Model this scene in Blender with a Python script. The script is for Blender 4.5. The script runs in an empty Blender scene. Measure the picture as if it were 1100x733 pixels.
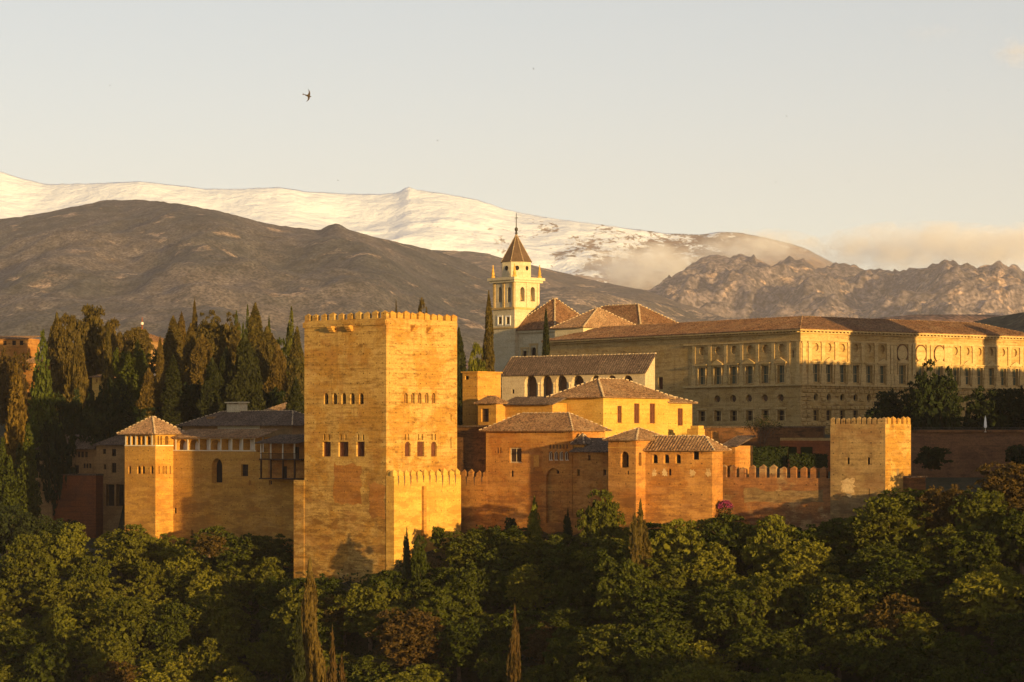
import bpy, math, random
import numpy as np
from mathutils import Vector, noise
from mathutils.geometry import delaunay_2d_cdt

# ------------------------------------------------------------------ camera, sky, sun, exposure
SC = bpy.context.scene
COL = SC.collection
F, HY, CX = 2790.0, 470.0, 550.0            # focal length and horizon of the photograph (in its 1100 x 733 pixels)
cam_d = bpy.data.cameras.new('camera')
cam = bpy.data.objects.new('camera', cam_d); COL.objects.link(cam)
cam.location = (0, 0, 0); cam.rotation_euler = (math.radians(90), 0, 0)
cam_d.sensor_width = 36; cam_d.lens = 36 * F / 1100.0
cam_d.shift_y = (HY - 366.5) / 1100.0
cam_d.clip_start = 1; cam_d.clip_end = 80000
SC.camera = cam

SUN_EL = math.radians(5.2)
SX, SY = 0.56, -0.8285                        # horizontal direction towards the sun
wd = bpy.data.worlds.new('World'); SC.world = wd; wd.use_nodes = True
wt = wd.node_tree; wt.nodes.clear()
sky = wt.nodes.new('ShaderNodeTexSky'); sky.sky_type = 'NISHITA'; sky.sun_disc = False
sky.sun_elevation = SUN_EL; sky.sun_rotation = math.atan2(SX, SY)
sky.air_density = 0.75; sky.dust_density = 0.8; sky.ozone_density = 1.0; sky.altitude = 700
tint = wt.nodes.new('ShaderNodeMix'); tint.data_type = 'RGBA'; tint.blend_type = 'MULTIPLY'
tint.inputs[0].default_value = 1.0
tint.inputs[7].default_value = (1.54, 1.31, 1.18, 1)   # the photograph's warm white balance
bgn = wt.nodes.new('ShaderNodeBackground'); bgn.inputs[1].default_value = 0.15
out = wt.nodes.new('ShaderNodeOutputWorld')
gam = wt.nodes.new('ShaderNodeGamma'); gam.inputs[1].default_value = 0.6   # soft gradation towards the horizon
wt.links.new(sky.outputs[0], gam.inputs[0]); wt.links.new(gam.outputs[0], tint.inputs[6]); wt.links.new(tint.outputs[2], bgn.inputs[0])
wt.links.new(bgn.outputs[0], out.inputs[0])

sun_d = bpy.data.lights.new('sun', 'SUN'); sun_d.energy = 5.0; sun_d.angle = math.radians(0.6)
sun_d.color = (1.0, 0.66, 0.24)
sun = bpy.data.objects.new('sun', sun_d); COL.objects.link(sun)
_dir = Vector((-SX * math.cos(SUN_EL), -SY * math.cos(SUN_EL), -math.sin(SUN_EL)))
sun.rotation_euler = _dir.to_track_quat('-Z', 'Y').to_euler()
sun.location = (300, -300, 200)

vs = SC.view_settings
SC.display_settings.display_device = 'sRGB'
vs.view_transform = 'Standard'; vs.look = 'None'; vs.exposure = 0.9; vs.gamma = 1.0; vs.use_curve_mapping = False
cy = SC.cycles
cy.use_denoising = True; cy.max_bounces = 24; cy.diffuse_bounces = 3; cy.glossy_bounces = 2
cy.transmission_bounces = 2; cy.transparent_max_bounces = 8; cy.volume_bounces = 24
cy.caustics_reflective = False; cy.caustics_refractive = False
cy.use_adaptive_sampling = True; cy.adaptive_threshold = 0.02
cy.volume_step_rate = 1.0; cy.volume_max_steps = 128

# ------------------------------------------------------------------ material helpers
class NT:
    def __init__(self, name):
        self.m = bpy.data.materials.new(name); self.m.use_nodes = True
        self.t = self.m.node_tree; self.t.nodes.clear()
        self.out = self.t.nodes.new('ShaderNodeOutputMaterial')
        self.pos = self.t.nodes.new('ShaderNodeNewGeometry').outputs['Position']
    def n(self, typ, **kw):
        nd = self.t.nodes.new(typ)
        for k, v in kw.items(): setattr(nd, k, v)
        return nd
    def l(self, a, b): self.t.links.new(a, b)
    def scaled(self, sx, sy, sz, src=None):
        v = self.n('ShaderNodeVectorMath', operation='MULTIPLY')
        self.l(src or self.pos, v.inputs[0]); v.inputs[1].default_value = (sx, sy, sz)
        return v.outputs[0]
    def noise(self, scale, detail=4, rough=0.55, vec=None, dist=0.0):
        nd = self.n('ShaderNodeTexNoise'); nd.inputs['Scale'].default_value = scale
        nd.inputs['Detail'].default_value = detail; nd.inputs['Roughness'].default_value = rough
        nd.inputs['Distortion'].default_value = dist
        self.l(vec or self.pos, nd.inputs['Vector'])
        return nd.outputs['Fac']
    def ramp(self, fac, stops, interp='LINEAR'):
        nd = self.n('ShaderNodeValToRGB'); cr = nd.color_ramp; cr.interpolation = interp
        while len(cr.elements) < len(stops): cr.elements.new(0.5)
        for e, (p, c) in zip(cr.elements, stops):
            e.position = p; e.color = (c, c, c, 1) if isinstance(c, (int, float)) else (*c, 1)
        self.l(fac, nd.inputs[0]); return nd.outputs[0]
    def mix(self, fac, a, b, mode='MIX'):
        nd = self.n('ShaderNodeMix', data_type='RGBA', blend_type=mode)
        for i, v in ((0, fac), (6, a), (7, b)):
            if isinstance(v, (int, float)): nd.inputs[i].default_value = v
            elif isinstance(v, tuple): nd.inputs[i].default_value = (*v, 1)
            else: self.l(v, nd.inputs[i])
        return nd.outputs[2]
    def math(self, op, a, b=0.0, clamp=False):
        nd = self.n('ShaderNodeMath', operation=op, use_clamp=clamp)
        for i, v in ((0, a), (1, b)):
            if isinstance(v, (int, float)): nd.inputs[i].default_value = v
            else: self.l(v, nd.inputs[i])
        return nd.outputs[0]
    def sep(self, src=None):
        nd = self.n('ShaderNodeSeparateXYZ'); self.l(src or self.pos, nd.inputs[0]); return nd.outputs
    def bump(self, h, strength=0.5, dist=0.1):
        nd = self.n('ShaderNodeBump'); nd.inputs['Strength'].default_value = strength
        nd.inputs['Distance'].default_value = dist; self.l(h, nd.inputs['Height']); return nd.outputs[0]
    def bsdf(self, col, rough=0.9, normal=None, spec=0.15):
        b = self.n('ShaderNodeBsdfPrincipled')
        if isinstance(col, tuple): b.inputs['Base Color'].default_value = (*col, 1)
        else: self.l(col, b.inputs['Base Color'])
        b.inputs['Roughness'].default_value = rough
        b.inputs['Specular IOR Level'].default_value = spec
        if normal is not None: self.l(normal, b.inputs['Normal'])
        self.l(b.outputs[0], self.out.inputs[0]); return self.m

def satur(c, k, s):
    l = .3 * c[0] + .5 * c[1] + .2 * c[2]
    return tuple(max(.004, (l + (x - l) * s) * k) for x in c)
def M_masonry(name, base, patch, stain, patch_at=0.54, stain_at=0.60, course=1.3, rubble=0.5, seed=0.0, lifts=False):
    base, patch, stain = [satur(q, .74, 1.3) for q in (base, patch, stain)]
    k = NT(name)
    off = k.n('ShaderNodeVectorMath', operation='ADD'); k.l(k.pos, off.inputs[0]); off.inputs[1].default_value = (seed, seed * .7, seed * .3)
    P = off.outputs[0]
    big = k.noise(0.16, 5, 0.6, P, 0.4)
    mid = k.noise(1.0, 5, 0.68, k.scaled(.55, .55, 1.5, P))
    fine = k.noise(3.2, 4, 0.7, P)
    strata = k.noise(1.0, 6, 0.72, k.scaled(0.13, 0.13, course * 1.5, P), 0.15)
    streak = k.noise(1.0, 4, 0.6, k.scaled(1.1, 1.1, 0.09, P))
    c = k.mix(k.ramp(big, [(patch_at - .035, 0.0), (patch_at + .035, 1.0)]), base, patch)
    c = k.mix(k.math('MULTIPLY', k.ramp(strata, [(0.48, 0.0), (0.70, 1.0)]), 0.65), c, stain)
    c = k.mix(k.math('MULTIPLY', k.ramp(mid, [(stain_at - .02, 0.0), (stain_at + .16, 1.0)]), rubble), c, stain)
    c = k.mix(k.math('MULTIPLY', k.ramp(streak, [(0.56, 0.0), (0.72, 1.0)]), 0.35), c, stain)
    c = k.mix(1.0, c, k.ramp(fine, [(0.25, 0.68), (0.75, 1.25)]), 'MULTIPLY')
    if lifts:                                # the lifts of the formwork and their putlog holes
        sp = k.sep(); zz = k.math('FRACT', k.math('DIVIDE', k.math('ADD', sp[2], k.math('MULTIPLY', mid, .12)), .86))
        line = k.math('MULTIPLY', k.ramp(zz, [(.0, 1.), (.10, 0.), (.92, 0.), (1., 1.)]), k.ramp(k.noise(.5, 3, .7, P), [(.40, 0.), (.62, 1.)]))
        dt = k.n('ShaderNodeVectorMath', operation='DOT_PRODUCT'); k.l(k.pos, dt.inputs[0]); dt.inputs[1].default_value = (-.0987, 1.4107, 0)
        s1 = k.math('ABSOLUTE', k.math('SUBTRACT', k.math('FRACT', k.math('DIVIDE', dt.outputs['Value'], 1.55)), .5))
        z1 = k.math('ABSOLUTE', k.math('SUBTRACT', k.math('FRACT', k.math('DIVIDE', sp[2], 1.72)), .5))
        hole = k.math('MULTIPLY', k.math('MULTIPLY', k.math('LESS_THAN', s1, .075), k.math('LESS_THAN', z1, .065)), k.ramp(k.noise(.35, 2, .5, P), [(.46, 0.), (.52, 1.)]))
        c = k.mix(k.math('MULTIPLY', line, .55), c, stain); c = k.mix(k.math('MULTIPLY', hole, .8), c, tuple(x * .4 for x in stain))
        worn = k.math('MULTIPLY', k.ramp(k.noise(1.0, 6, .75, k.scaled(.22, .22, .8, P), .3), [(.45, 0.), (.56, 1.)]), k.ramp(k.math('ADD', k.math('MULTIPLY', sp[2], -.05), k.math('MULTIPLY', big, .6)), [(.40, 0.), (.95, 1.)]))
        c = k.mix(k.math('MULTIPLY', worn, .8), c, stain)     # eroded towards the foot of the wall
        pale = k.ramp(k.noise(.30, 6, .72, k.scaled(.6, .6, 1.8, P), .2), [(.52, 0.), (.60, 1.)])
        c = k.mix(k.math('MULTIPLY', pale, .22), c, tuple(min(.7, x * 1.15 + .045) for x in base))   # paler repairs in lime
        rust = k.ramp(k.noise(.24, 5, .7, k.scaled(.6, .6, 1.6, P), .2), [(.56, 0.), (.60, 1.)])
        c = k.mix(k.math('MULTIPLY', rust, .30), c, (base[0] * .72, base[1] * .52, base[2] * .5))
        crack = k.ramp(k.noise(.7, 6, .75, P, .6), [(.485, 0.), (.5, 1.), (.515, 0.)])
        c = k.mix(k.math('MULTIPLY', crack, .30), c, stain)
    h = k.math('ADD', k.math('MULTIPLY', strata, 0.8), k.math('ADD', mid, k.math('MULTIPLY', fine, 0.6)))
    return k.bsdf(c, 0.92, k.bump(h, 0.35, 0.10))

def M_plain(name, col, var=0.2, scale=1.5, rough=0.85):
    k = NT(name)
    a = k.noise(scale, 4, 0.6); b = k.noise(scale * .18, 3, 0.6)
    c = k.mix(1.0, col, k.ramp(a, [(0.25, 1 - var), (0.75, 1 + var)]), 'MULTIPLY')
    c = k.mix(1.0, c, k.ramp(b, [(0.3, 1 - var * .7), (0.7, 1 + var * .4)]), 'MULTIPLY')
    return k.bsdf(c, rough, k.bump(a, 0.2, 0.05))

def M_tiles(name, c0, c1, c2):
    c0, c1, c2 = [tuple(x * .78 for x in q) for q in (c0, c1, c2)]
    k = NT(name)
    a = k.noise(0.9, 4, 0.75); b = k.noise(0.2, 4, 0.6); f = k.noise(2.6, 3, 0.75)
    c = k.mix(k.ramp(a, [(0.35, 0.0), (0.65, 1.0)]), c0, c1)
    c = k.mix(k.math('MULTIPLY', k.ramp(b, [(0.45, 0.0), (0.65, 1.0)]), 0.6), c, c2)
    c = k.mix(1.0, c, k.ramp(f, [(0.34, 0.35), (0.66, 1.6)]), 'MULTIPLY')
    return k.bsdf(c, 0.9, k.bump(k.math('ADD', a, f), 0.6, 0.1))

def M_leaf(name, c0, c1, c2, trans=0.25):
    c0, c1, c2 = [tuple(x * .98 for x in q) for q in (c0, c1, c2)]
    k = NT(name)
    oi = k.n('ShaderNodeObjectInfo')
    a = k.noise(0.55, 3, 0.6); f = k.noise(2.5, 2, 0.6)
    c = k.mix(k.ramp(a, [(0.35, 0.0), (0.65, 1.0)]), c0, c1)
    c = k.mix(k.math('MULTIPLY', oi.outputs['Random'], 0.75), c, c2)
    c = k.mix(1.0, c, k.ramp(f, [(0.3, 0.65), (0.7, 1.35)]), 'MULTIPLY')
    d = k.n('ShaderNodeBsdfDiffuse'); t = k.n('ShaderNodeBsdfTranslucent'); s = k.n('ShaderNodeMixShader')
    k.l(c, d.inputs[0]); k.l(c, t.inputs[0]); s.inputs[0].default_value = trans
    k.l(d.outputs[0], s.inputs[1]); k.l(t.outputs[0], s.inputs[2]); k.l(s.outputs[0], k.out.inputs[0])
    return k.m

MT = {}
MT['tapia'] = M_masonry('rammed_earth', (.55, .37, .165), (.46, .27, .105), (.17, .09, .035), 0.52, 0.54, 1.7, 0.85, 0.0, True)
MT['tapia_shaded'] = M_masonry('shaded_rammed_earth', (.37, .26, .14), (.30, .19, .10), (.13, .085, .05), 0.53, 0.54, 1.8, 0.8, 31, True)  # dirtier earth; also holds painted shade for the end tower's left face
MT['ochre'] = M_masonry('ochre_render', (.56, .33, .13), (.52, .29, .11), (.30, .165, .07), 0.55, 0.57, 0.9, 0.6, 11, True)
MT['orange'] = M_masonry('orange_render', (.50, .275, .12), (.42, .205, .085), (.20, .10, .05), 0.53, 0.55, 1.2, 0.75, 23, True)
MT['bright'] = M_masonry('bright_render', (.66, .43, .17), (.62, .39, .15), (.40, .23, .09), 0.54, 0.58, 0.9, 0.5, 47, True)
MT['rubble'] = M_masonry('dark_rubble', (.24, .13, .07), (.17, .09, .05), (.07, .042, .026), 0.5, 0.5, 2.2, 1.0, 53)
MT['redwall'] = M_masonry('red_earth_wall', (.37, .19, .095), (.46, .32, .18), (.14, .07, .042), 0.56, 0.54, 1.2, 0.85, 7, True)
MT['dullred'] = M_masonry('dull_red_wall', (.20, .115, .07), (.15, .085, .055), (.085, .05, .035), 0.55, 0.54, 1.4, 0.8, 61)
MT['plaster'] = M_masonry('reddish_plaster', (.43, .215, .085), (.38, .19, .075), (.20, .10, .045), 0.53, 0.55, 1.4, 0.7, 37, True)
MT['redbrick'] = M_masonry('red_brickwork', (.25, .10, .055), (.20, .085, .05), (.09, .045, .03), 0.55, 0.58, 2.4, 0.6, 71)
MT['brownhouse'] = M_masonry('brown_render', (.34, .22, .12), (.28, .17, .09), (.15, .09, .055), 0.55, 0.6, 0.8, 0.5, 83)
MT['palace'] = M_masonry('palace_sandstone', (.56, .405, .215), (.50, .345, .17), (.24, .145, .07), 0.56, 0.54, 1.3, 0.8, 91)
MT['palace_trim'] = M_masonry('palace_dressed_stone', (.64, .475, .265), (.58, .425, .22), (.30, .195, .10), 0.58, 0.57, 0.9, 0.6, 97)
MT['cream'] = M_masonry('cream_render', (.66, .57, .41), (.62, .52, .36), (.44, .35, .23), 0.58, 0.64, 0.6, 0.3, 13)
MT['loggia'] = M_masonry('aged_white_render', (.58, .47, .33), (.52, .41, .27), (.38, .28, .18), 0.58, 0.62, 0.7, 0.4, 19)
MT['patch'] = M_masonry('pale_plaster', (.66, .50, .31), (.58, .41, .24), (.40, .25, .12), 0.5, 0.5, 0.8, 0.6, 29)
MT['white'] = M_plain('white_plaster', (.74, .68, .57), 0.10, 0.8)
MT['whitewood'] = M_plain('white_paint', (.60, .52, .38), 0.08, 2)
MT['mortar'] = M_plain('lime_mortar', (.44, .32, .19), 0.35, 3)
MT['tile'] = M_tiles('clay_tiles', (.33, .18, .08), (.18, .095, .045), (.38, .24, .12))
MT['tile_red'] = M_tiles('red_clay_tiles', (.27, .135, .062), (.16, .08, .038), (.30, .18, .09))
MT['tile_dark'] = M_tiles('weathered_tiles', (.14, .09, .06), (.10, .065, .042), (.19, .13, .085))
MT['tile_tan'] = M_tiles('tan_tiles', (.38, .22, .11), (.27, .15, .075), (.42, .27, .14))
MT['slate'] = M_plain('slate', (.105, .066, .04), 0.25, 2)
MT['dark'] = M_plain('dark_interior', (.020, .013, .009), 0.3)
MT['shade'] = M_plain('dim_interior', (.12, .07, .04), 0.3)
MT['wood_red'] = M_plain('red_brown_wood', (.105, .036, .016), 0.35, 3)
MT['wood_dark'] = M_plain('dark_wood', (.055, .030, .018), 0.3, 3)
MT['wood_green'] = M_plain('green_painted_wood', (.075, .085, .055), 0.25, 3)
MT['iron'] = M_plain('iron', (.04, .035, .03), 0.2, 4, 0.5)
MT['bronze'] = M_plain('bronze', (.30, .17, .06), 0.2, 4, 0.5)
MT['bark'] = M_plain('bark', (.10, .065, .04), 0.4, 3)
MT['canvas'] = M_plain('white_canvas', (.78, .74, .68), 0.06, 3)
MT['feather'] = M_plain('dark_feathers', (.05, .035, .022), 0.2, 5)
MT['flower'] = M_plain('pink_flowers', (.26, .03, .10), 0.4, 4)
MT['white_flower'] = M_plain('white_flowers', (.75, .70, .60), 0.2, 4)
MT['leaf_olive'] = M_leaf('olive_green_leaves', (.084, .084, .012), (.044, .052, .009), (.105, .100, .013))
MT['leaf_green'] = M_leaf('green_leaves', (.044, .054, .009), (.024, .032, .006), (.068, .074, .011))
MT['leaf_yellow'] = M_leaf('yellow_green_leaves', (.125, .122, .015), (.075, .082, .012), (.150, .135, .016))
MT['leaf_rust'] = M_leaf('rusty_brown_leaves', (.085, .048, .015), (.052, .036, .012), (.080, .060, .014))
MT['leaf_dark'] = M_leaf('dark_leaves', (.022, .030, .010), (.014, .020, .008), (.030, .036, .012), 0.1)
MT['leaf_cypress'] = M_leaf('cypress_foliage', (.075, .056, .015), (.045, .040, .011), (.095, .060, .015), 0.08)
MT['leaf_amber'] = M_leaf('amber_leaves', (.13, .085, .016), (.085, .062, .013), (.14, .085, .016), 0.25)
MT['leaf_cypress_dark'] = M_leaf('dark_cypress_foliage', (.022, .026, .009), (.014, .018, .007), (.03, .03, .01), 0.08)  # darkened copy of cypress foliage, shade of the dark group put into colour
MT['leaf_pine'] = M_leaf('pine_needles', (.085, .062, .016), (.052, .043, .012), (.095, .064, .016), 0.1)
MT['leaf_poplar'] = M_leaf('poplar_leaves', (.085, .095, .016), (.055, .070, .012), (.11, .10, .018), 0.3)

# ------------------------------------------------------------------ object helpers
def link(o): COL.objects.link(o); return o
LABELS = {}
def tag(o, label=None, cat=None, group=None, kind=None):
    if label: o['label'] = label
    if cat: o['category'] = cat
    if group: o['group'] = group
    if kind: o['kind'] = kind
    return o
def thing(name, label, cat, loc=(0, 0, 0), group=None):
    o = link(bpy.data.objects.new(name, None)); o.location = loc
    o.empty_display_size = 1.0
    return tag(o, label, cat, group)

class MB:
    """collects polygons in world coordinates; build() links them as ONE mesh object"""
    def __init__(self): self.v = []; self.f = []; self.mi = []; self.mats = []
    def m(self, mat):
        if mat not in self.mats: self.mats.append(mat)
        return self.mats.index(mat)
    def poly(self, pts, mat=None):
        i = len(self.v); self.v.extend([tuple(p) for p in pts]); self.f.append(tuple(range(i, i + len(pts))))
        self.mi.append(self.m(mat) if mat else 0)
    def hexa(self, p, mat=None):             # p: 8 points, bottom 0-3 then top 4-7
        for q in ((0, 3, 2, 1), (4, 5, 6, 7), (0, 1, 5, 4), (1, 2, 6, 5), (2, 3, 7, 6), (3, 0, 4, 7)):
            self.poly([p[j] for j in q], mat)
    def box(self, fr, a0, a1, b0, b1, z0, z1, mat=None):
        P = [fr.pt(a0, b0, z0), fr.pt(a1, b0, z0), fr.pt(a1, b1, z0), fr.pt(a0, b1, z0),
             fr.pt(a0, b0, z1), fr.pt(a1, b0, z1), fr.pt(a1, b1, z1), fr.pt(a0, b1, z1)]
        self.hexa(P, mat)
    def lathe(self, c, prof, n=10, mat=None, ph=0.0):   # prof: (radius, z)
        R = [[(c[0] + r * math.cos(ph + 2 * math.pi * i / n), c[1] + r * math.sin(ph + 2 * math.pi * i / n), c[2] + z) for i in range(n)] for r, z in prof]
        for A, B in zip(R, R[1:]):
            for i in range(n): self.poly([A[i], A[(i + 1) % n], B[(i + 1) % n], B[i]], mat)
        self.poly(R[0][::-1], mat); self.poly(R[-1], mat)
    def build(self, name, mat=None, parent=None, smooth=False):
        me = bpy.data.meshes.new(name)
        o = (0, 0, 0)
        if parent is not None:
            o = Vector(parent.location); q = parent.parent
            while q is not None: o = o + Vector(q.location); q = q.parent
        vv = [(x - o[0], y - o[1], z - o[2]) for x, y, z in self.v]
        me.from_pydata(vv, [], self.f)
        if self.mats and mat is None:
            for mm in self.mats: me.materials.append(MT[mm])
            me.polygons.foreach_set('material_index', self.mi)
        else: me.materials.append(MT[mat] if isinstance(mat, str) else mat)
        if smooth: me.polygons.foreach_set('use_smooth', [True] * len(self.f))
        ob = link(bpy.data.objects.new(name, me))
        if parent is not None: ob.parent = parent
        return ob

class Frame:
    """a rectangular plan: near corner seen at pixel px, depth Y; 'L' faces run left-back (u), 'R' faces right-back (v)"""
    def __init__(s, px, Y, th, z=0):
        s.C = Vector(((px - CX) / F * Y, Y, 0)); t = math.radians(th)
        s.u = Vector((-math.cos(t), math.sin(t), 0)); s.v = Vector((math.sin(t), math.cos(t), 0))
    def pt(s, a, b, z): q = s.C + s.u * a + s.v * b; return (q.x, q.y, z)
    def a(s, px, b=0.0):
        k = (px - CX) / F; q = s.C + s.v * b; return (k * q.y - q.x) / (s.u.x - k * s.u.y)
    def b(s, px, a=0.0):
        k = (px - CX) / F; q = s.C + s.u * a; return (k * q.y - q.x) / (s.v.x - k * s.v.y)
    def z(s, py, a=0.0, b=0.0): return (HY - py) / F * (s.C + s.u * a + s.v * b).y
    def base(s, z): return (s.C.x, s.C.y, z)
    def sp(s, side, t, off, z): return s.pt(t, off, z) if side == 'L' else s.pt(off, t, z)
    def s_of(s, side, px, off=0.0): return s.a(px, off) if side == 'L' else s.b(px, off)
    def zz(s, side, py, t, off=0.0): return s.z(py, t, off) if side == 'L' else s.z(py, off, t)

def opening(fr, side, px0, px1, y0, y1, kind='rect', off=0.0, sz=None):
    s0, s1 = sorted((fr.s_of(side, px0, off), fr.s_of(side, px1, off))); sm = (s0 + s1) / 2
    zb, zt = fr.zz(side, y1, sm, off), fr.zz(side, y0, sm, off)
    return shape(s0, s1, zb, zt, kind)
def shape(s0, s1, zb, zt, kind='rect'):
    sm, r = (s0 + s1) / 2, (s1 - s0) / 2
    if kind == 'rect': return [(s0, zb), (s1, zb), (s1, zt), (s0, zt)]
    if kind == 'round': return [(sm + r * math.cos(t), (zb + zt) / 2 + (zt - zb) / 2 * math.sin(t)) for t in [2 * math.pi * i / 16 for i in range(16)]]
    zs = zt - min(r, (zt - zb) * .6); rz = zt - zs
    return [(s0, zb), (s1, zb)] + [(sm + r * math.cos(t), zs + rz * math.sin(t)) for t in [math.pi * i / 8 for i in range(9)]]

def inside(p, poly):
    r = False
    for (x0, y0), (x1, y1) in zip(poly, poly[1:] + poly[:1]):
        if (y0 > p[1]) != (y1 > p[1]) and p[0] < x0 + (x1 - x0) * (p[1] - y0) / (y1 - y0): r = not r
    return r
def facade(mb, fr, side, off, outline, holes, depth=0.4, mat=None):
    """a wall face with real openings: the reveals run inwards by depth"""
    pts, eds = [], []
    for q in [outline] + list(holes):
        k = len(pts); pts += [Vector(p) for p in q]; eds += [(k + i, k + (i + 1) % len(q)) for i in range(len(q))]
    vo, _, fo_, *_r = delaunay_2d_cdt(pts, eds, [], 0, 1e-5)
    for t in fo_:
        c = (vo[t[0]] + vo[t[1]] + vo[t[2]]) / 3
        if inside(c, outline) and not any(inside(c, h) for h in holes): mb.poly([fr.sp(side, vo[i].x, off, vo[i].y) for i in t], mat)
    for i, h in enumerate(holes):
        d = depth[i] if isinstance(depth, (list, tuple)) else depth
        for (s0, z0), (s1, z1) in zip(h, h[1:] + h[:1]):
            mb.poly([fr.sp(side, s0, off, z0), fr.sp(side, s1, off, z1), fr.sp(side, s1, off + d, z1), fr.sp(side, s0, off + d, z0)], mat)

def rectline(s0, s1, z0, z1): return [(s0, z0), (s1, z0), (s1, z1), (s0, z1)]

def fill(par, fr, side, off, hole, depth, name='window', frame_mat='wood_dark', pane_mat='dark', rim=0.12, bars=(0, 0), pane='pane', label=None):
    """what stands in an opening: a frame (with bars) and, set into it, a pane / shutter"""
    cs = sum(p[0] for p in hole) / len(hole); ss = [p[0] for p in hole]; zs = [p[1] for p in hole]; cz = (min(zs) + max(zs)) / 2
    w, h = max(ss) - min(ss), max(zs) - min(zs)
    kx, kz = max(0.2, 1 - 2 * rim / w), max(0.2, 1 - 2 * rim / h)
    inn = [(cs + (s - cs) * kx, cz + (z - cz) * kz) for s, z in hole]
    mb = MB(); d = off + depth - 0.10
    for i in range(len(hole)):
        j = (i + 1) % len(hole)
        A, B, C, D = hole[i], hole[j], inn[j], inn[i]
        mb.poly([fr.sp(side, *A[:1], d, A[1]), fr.sp(side, *B[:1], d, B[1]), fr.sp(side, *C[:1], d, C[1]), fr.sp(side, *D[:1], d, D[1])])
        mb.poly([fr.sp(side, C[0], d, C[1]), fr.sp(side, C[0], d + .08, C[1]), fr.sp(side, D[0], d + .08, D[1]), fr.sp(side, D[0], d, D[1])])
    t = 0.05 + 0.02 * w
    def bar(s0, s1, z0, z1):
        if side == 'L': mb.box(fr, s0, s1, d + .004, d + .06, z0, z1)
        else: mb.box(fr, d + .004, d + .06, s0, s1, z0, z1)
    x0, x1 = min(p[0] for p in inn), max(p[0] for p in inn); z0, z1 = min(p[1] for p in inn), max(p[1] for p in inn)
    for i in range(bars[0]):
        s = x0 + (x1 - x0) * (i + 1) / (bars[0] + 1); bar(s - t / 2, s + t / 2, z0, z1 - (0.12 * h if len(hole) > 4 else 0))
    for i in range(bars[1]):
        z = z0 + (z1 - z0) * (i + 1) / (bars[1] + 1); bar(x0, x1, z - t / 2, z + t / 2)
    o = mb.build(name, frame_mat, par)
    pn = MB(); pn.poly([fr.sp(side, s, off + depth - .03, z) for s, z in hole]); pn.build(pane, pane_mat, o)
    if label: o['label'] = label
    return o

def roof_mesh(mb, faces, pitch=0.55, hgt=0.10, thick=0.14, mat=None):
    """each face: 3D points, the eave edge first; laid with raised rows of tiles running up the slope"""
    for f in faces:
        P = [Vector(p) for p in f]
        ex = (P[1] - P[0]); W = ex.length; ex = ex / W
        n = ex.cross(P[2] - P[0]).normalized()
        if n.z < 0: n = -n
        ey = n.cross(ex)
        if ey.z < 0: ey = -ey
        mb.poly([p for p in P], mat)
        mb.poly([p - Vector((0, 0, thick)) for p in P[::-1]], mat)
        for a, b in zip(P, P[1:] + P[:1]):
            mb.poly([a, b, b - Vector((0, 0, thick)), a - Vector((0, 0, thick))], mat)
        Q = [((p - P[0]).dot(ex), (p - P[0]).dot(ey)) for p in P]
        lo, hi = min(q[0] for q in Q), max(q[0] for q in Q)
        N = max(1, int((hi - lo) / pitch))
        for i in range(N):
            s = lo + (hi - lo) * (i + .5) / N; ts = []
            for (x0, y0), (x1, y1) in zip(Q, Q[1:] + Q[:1]):
                if (x0 - s) * (x1 - s) < 0: ts.append(y0 + (y1 - y0) * (s - x0) / (x1 - x0))
            if len(ts) < 2: continue
            t0, t1 = min(ts), max(ts); w = (hi - lo) / N * .32
            if t1 - t0 < .3: continue
            A = lambda x, y, h: P[0] + ex * x + ey * y + n * h
            h1 = hgt * random.uniform(.7, 1.2)
            a0, a1, a2 = A(s - w, t0, .004), A(s, t0, h1), A(s + w, t0, .004)
            b0, b1, b2 = A(s - w, t1 - .05, .004), A(s, t1 - .05, h1), A(s + w, t1 - .05, .004)
            mb.poly([a0, a1, b1, b0], mat); mb.poly([a1, a2, b2, b1], mat); mb.poly([a0, a2, a1], mat)

def ridge_caps(par, segs, size=0.26, pitch=0.85, mat='mortar'):
    mb = MB()
    for p, q in segs:
        p, q = Vector(p), Vector(q); L = (q - p).length; d = (q - p) / L; sd = d.cross(Vector((0, 0, 1))).normalized(); up = sd.cross(d)
        n = max(1, int(L / pitch))
        for i in range(n):
            c0 = p + d * (L * (i + .08) / n); c1 = p + d * (L * (i + .70) / n); w, h = size * random.uniform(.7, 1.05), size * random.uniform(.6, 1.0)
            mb.hexa([c0 - sd * w, c1 - sd * w * .8, c1 + sd * w * .8, c0 + sd * w, c0 - sd * w * .5 + up * h, c1 - sd * w * .4 + up * h * .8, c1 + sd * w * .4 + up * h * .8, c0 + sd * w * .5 + up * h])
    return mb.build('ridge_tiles', mat, par)

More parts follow.
